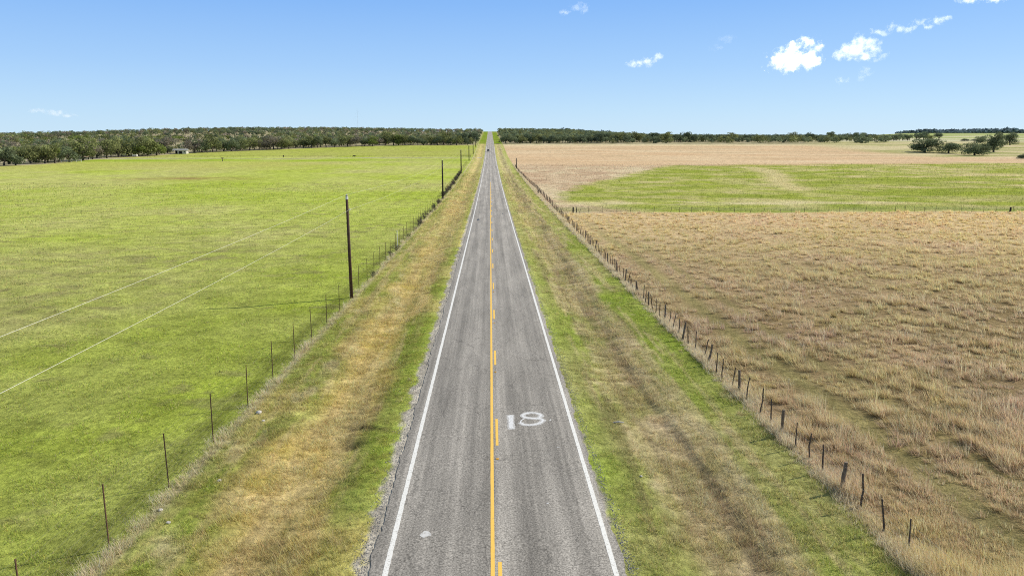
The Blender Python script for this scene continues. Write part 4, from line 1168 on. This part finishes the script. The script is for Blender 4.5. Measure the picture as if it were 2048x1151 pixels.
for s in (-1, 1):
    m = MB(); m.add([(s * .9, -.9, 1.12), (s * .87, 1.9, 1.16), (s * .74, 1.5, 1.62), (s * .755, -.3, 1.58)], [(0, 1, 2, 3) if s > 0 else (3, 2, 1, 0)]); m.build('side_window', MAT['glass'], car).location = (s * .012, 0, 0)
    m = MB(); m.box((s * .66, -2.26, .82), (.36, .14, .16)); m.build('headlight', MAT['lamp'], car)
    m = MB(); m.box((s * 1.0, -.75, 1.14), (.2, .12, .14)); m.build('mirror', MAT['carpaint'], car)
    for a in (-1.4, 1.45):
        w = MB().tube([(s * .72, a, .34), (s * .94, a, .34)], .34, 16).build('wheel', MAT['tyre'], car); MB().tube([(s * .935, a, .34), (s * .95, a, .34)], .2, 12).build('rim', MAT['chrome'], w)
MB().box((0, -2.34, .58), (1.5, .06, .22)).build('grille', MAT['dark'], car)
MB().box((0, -2.37, .42), (.5, .03, .13)).build('number_plate', MAT['white'], car)

# ------------------------------------------------------------------ clouds: real volumes high over the land
def pix_dir(px, py):
    a = (px - CX) / F; b = -(py - CY) / F
    cp, sp, cw, sw_ = math.cos(PITCH), math.sin(PITCH), math.cos(YAW), math.sin(YAW)
    return Vector((sw_ * cp + a * cw + b * sw_ * sp, cw * cp - a * sw_ + b * cw * sp, -sp + b * cp))
CD = 6000.0
def cloud(px, py, blobs, dens, label, seed, scale=1.0, rough=.62):
    """blobs: (dx, dy, rx, ry) in photograph pixels around the centre"""
    u = CD / F; ctr = pix_dir(px, py) * CD + Vector((0, 0, CAMH))
    B = [(dx * u, (i % 3 - 1) * 8.0, -dy * u, rx * u * .95, max(rx, ry) * u * .36, ry * u * .95) for i, (dx, dy, rx, ry) in enumerate(blobs)]
    # closed hull: a sphere pushed out to the soft edge of the blobs, one per cloud
    bm = bmesh.new(); bmesh.ops.create_icosphere(bm, subdivisions=4, radius=1)
    dirs = np.array([v.co[:] for v in bm.verts]); ext = max(abs(b[0]) + b[3] for b in B) * 1.6 + 10
    ts = np.linspace(0, ext, 160); rr = np.full(len(dirs), 6.0)
    for t in ts:
        p = dirs * t; f = np.max([1 - np.sqrt(((p[:, 0] - b[0]) / b[3]) ** 2 + ((p[:, 1] - b[1]) / b[4]) ** 2 + ((p[:, 2] - b[2]) / b[5]) ** 2) for b in B], 0)
        rr = np.where(f > -.65, t, rr)
    for v, r in zip(bm.verts, rr): v.co *= r
    me = bpy.data.meshes.new('cloud'); bm.to_mesh(me); bm.free()
    mt, nt, out = newmat('cloud_vapour'); L = nt.links.new
    tc = N(nt, 'ShaderNodeTexCoord'); ns = N(nt, 'ShaderNodeTexNoise'); ns.inputs['Scale'].default_value = .012 * scale; ns.inputs['Detail'].default_value = 8; ns.inputs['Roughness'].default_value = rough
    off_ = N(nt, 'ShaderNodeVectorMath', operation='ADD'); off_.inputs[1].default_value = (seed * 311.0, seed * 97.0, 0); L(tc.outputs['Object'], off_.inputs[0]); L(off_.outputs[0], ns.inputs['Vector'])
    cur = None
    wn = N(nt, 'ShaderNodeTexNoise'); wn.inputs['Scale'].default_value = .017 * scale; wn.inputs['Detail'].default_value = 3; L(off_.outputs[0], wn.inputs['Vector'])
    wc = N(nt, 'ShaderNodeVectorMath', operation='SUBTRACT'); wc.inputs[1].default_value = (.5, .5, .5); L(wn.outputs[1], wc.inputs[0])
    amp = 2.1 * float(np.mean([b[5] for b in B]))
    wa = N(nt, 'ShaderNodeVectorMath', operation='MULTIPLY_ADD'); wa.inputs[1].default_value = (amp * 1.2, amp, amp); L(wc.outputs[0], wa.inputs[0]); L(tc.outputs['Object'], wa.inputs[2])
    for b in B:
        s = N(nt, 'ShaderNodeVectorMath', operation='SUBTRACT'); s.inputs[1].default_value = b[:3]; L(wa.outputs[0], s.inputs[0])
        dv = N(nt, 'ShaderNodeVectorMath', operation='DIVIDE'); dv.inputs[1].default_value = b[3:]; L(s.outputs[0], dv.inputs[0])
        ln = N(nt, 'ShaderNodeVectorMath', operation='LENGTH'); L(dv.outputs[0], ln.inputs[0])
        iv = N(nt, 'ShaderNodeMath', operation='SUBTRACT'); iv.inputs[0].default_value = 1; L(ln.outputs['Value'], iv.inputs[1])
        if cur is None: cur = iv.outputs[0]
        else:
            mx_ = N(nt, 'ShaderNodeMath', operation='MAXIMUM'); L(cur, mx_.inputs[0]); L(iv.outputs[0], mx_.inputs[1]); cur = mx_.outputs[0]
    a1 = N(nt, 'ShaderNodeMath', operation='MULTIPLY_ADD'); a1.inputs[1].default_value = 5.5; a1.inputs[2].default_value = -2.62; L(ns.outputs[0], a1.inputs[0])
    a2 = N(nt, 'ShaderNodeMath', operation='ADD'); L(a1.outputs[0], a2.inputs[0]); L(cur, a2.inputs[1])
    mr = N(nt, 'ShaderNodeMapRange'); mr.inputs[1].default_value = 0; mr.inputs[2].default_value = 1.0; mr.inputs[3].default_value = 0; mr.inputs[4].default_value = dens; L(a2.outputs[0], mr.inputs[0])
    vs = N(nt, 'ShaderNodeVolumePrincipled'); vs.inputs['Color'].default_value = (1, 1, 1, 1); vs.inputs['Anisotropy'].default_value = .45; em = N(nt, 'ShaderNodeMath', operation='MULTIPLY'); em.inputs[1].default_value = .42; L(mr.outputs[0], em.inputs[0]); L(em.outputs[0], vs.inputs['Emission Strength']); vs.inputs['Emission Color'].default_value = (.92, .96, 1, 1)  # added glow stands in for sunlight scattered many times inside the cloud
    L(mr.outputs[0], vs.inputs['Density']); L(vs.outputs[0], out.inputs['Volume'])
    o = link('cloud', me, mt, None, ctr); o.rotation_euler = (0, 0, -math.atan2(ctr.x, ctr.y))
    tag(o, label, 'cloud', 'small fair weather clouds')
    return o
cloud(1588, 112, [(-20, 8, 29, 20), (0, 2, 30, 25), (22, -7, 24, 25), (18, 11, 27, 18), (46, 18, 11, 8)], .04, 'brightest and fullest white cloud, upper right of the road', 1)
cloud(1726, 97, [(-24, 6, 24, 13), (0, -6, 22, 22), (24, 8, 18, 16), (8, 18, 20, 8)], .017, 'softer white cloud just right of the brightest one', 2)
cloud(1295, 121, [(-20, 5, 18, 6), (4, 2, 18, 8), (20, -7, 10, 9)], .020, 'small crescent shaped cloud left of the brightest one', 3, 1.6)
cloud(1786, 60, [(-22, 5, 16, 6), (-4, -4, 10, 11), (20, 0, 18, 7)], .012, 'ragged wispy cloud above the softer white cloud', 4, 1.6)
cloud(1866, 44, [(-26, 0, 10, 8), (-6, 8, 12, 10), (8, -2, 14, 9), (20, -4, 10, 6)], .013, 'wispy cloud highest of the chain at the upper right', 5, 1.6)
cloud(1150, 17, [(-20, 7, 12, 5), (0, -1, 12, 6), (16, -2, 12, 9)], .010, 'faint wisp of cloud near the top, above the road', 6, 1.7)
cloud(102, 224, [(-22, -2, 14, 4), (6, 0, 16, 7), (30, 6, 14, 4)], .011, 'lone little cloud low over the left wood', 7, 1.7)
cloud(1687, 161, [(-2, 0, 10, 7)], .010, 'tiny puff below the softer white cloud', 8, 2)
cloud(1727, 147, [(-4, 6, 8, 7), (6, -4, 12, 7)], .006, 'faint tiny wisp beside the smallest puff', 9, 2)
cloud(1975, -3, [(-20, 0, 26, 6), (24, 1, 24, 7)], .016, 'thin cloud cut by the top edge of the photo', 10, 1.5)
cloud(1450, 84, [(-14, 10, 14, 7), (6, -6, 16, 8)], .0025, 'barely visible faint wisp between the crescent and the brightest cloud', 11, 1.5)

# ------------------------------------------------------------------ light, sky, camera
w = bpy.data.worlds.new('World'); SC.world = w; w.use_nodes = True
nt = w.node_tree; nt.nodes.clear()
sky = nt.nodes.new('ShaderNodeTexSky'); sky.sky_type = 'NISHITA'; sky.sun_disc = False
sky.sun_elevation = SUN_EL; sky.sun_rotation = SUN_AZ; sky.altitude = 400; sky.air_density = 1.0; sky.dust_density = .25; sky.ozone_density = 2.2
bg = nt.nodes.new('ShaderNodeBackground'); bg.inputs['Strength'].default_value = .12
wo = nt.nodes.new('ShaderNodeOutputWorld')
# clear autumn air: the model sky is pulled toward a cleaner blue that pales evenly to the horizon
wtc = nt.nodes.new('ShaderNodeTexCoord'); wsp = nt.nodes.new('ShaderNodeSeparateXYZ'); nt.links.new(wtc.outputs['Generated'], wsp.inputs[0])
SKYK = 1 / .12
wr = nt.nodes.new('ShaderNodeValToRGB'); nt.links.new(wsp.outputs[2], wr.inputs[0])
el = wr.color_ramp.elements
stops = [(0, (.575, .80, 1.0)), (.035, (.50, .745, 1.0)), (.09, (.375, .63, 1.0)), (.17, (.24, .495, .97)), (.34, (.23, .36, .58)), (.6, (.26, .34, .46)), (1, (.24, .30, .38))]  # upper stops lie out of view, shaped for the fill in the shadows
while len(el) < len(stops): el.new(.5)
for e_, (p_, c_) in zip(el, stops): e_.position = p_; e_.color = (*c_, 1)
ws = nt.nodes.new('ShaderNodeVectorMath'); ws.operation = 'SCALE'; ws.inputs[3].default_value = SKYK; nt.links.new(wr.outputs[0], ws.inputs[0])
wm = nt.nodes.new('ShaderNodeMix'); wm.data_type = 'RGBA'; wm.inputs[0].default_value = .88
nt.links.new(sky.outputs[0], wm.inputs[6]); nt.links.new(ws.outputs[0], wm.inputs[7])
nt.links.new(wm.outputs[2], bg.inputs[0]); nt.links.new(bg.outputs[0], wo.inputs[0])
sl = bpy.data.lights.new('sun', 'SUN'); sl.energy = 5.0; sl.angle = math.radians(.53); sl.color = (1, .925, .79)
so = bpy.data.objects.new('sun', sl); COL.objects.link(so)
sd = Vector((math.sin(SUN_AZ) * math.cos(SUN_EL), math.cos(SUN_AZ) * math.cos(SUN_EL), math.sin(SUN_EL)))
so.rotation_euler = sd.to_track_quat('Z', 'Y').to_euler(); so.location = (200, 80, 200)

cam = bpy.data.cameras.new('camera'); cam.sensor_width = 36; cam.lens = F / 2048 * 36; cam.clip_start = .3; cam.clip_end = 20000
co = bpy.data.objects.new('camera', cam); COL.objects.link(co)
co.location = (0, 0, CAMH); co.rotation_euler = (PI / 2 - PITCH, 0, -YAW)
SC.camera = co
SC.view_settings.view_transform = 'Standard'; SC.view_settings.look = 'None'; SC.view_settings.exposure = 0; SC.view_settings.gamma = 1
SC.render.engine = 'CYCLES'
cy = SC.cycles
cy.max_bounces = 16; cy.diffuse_bounces = 3; cy.glossy_bounces = 2; cy.transmission_bounces = 3; cy.transparent_max_bounces = 6; cy.volume_bounces = 14; cy.sample_clamp_indirect = 3.0
cy.use_denoising = False
cy.filter_width = 1.05
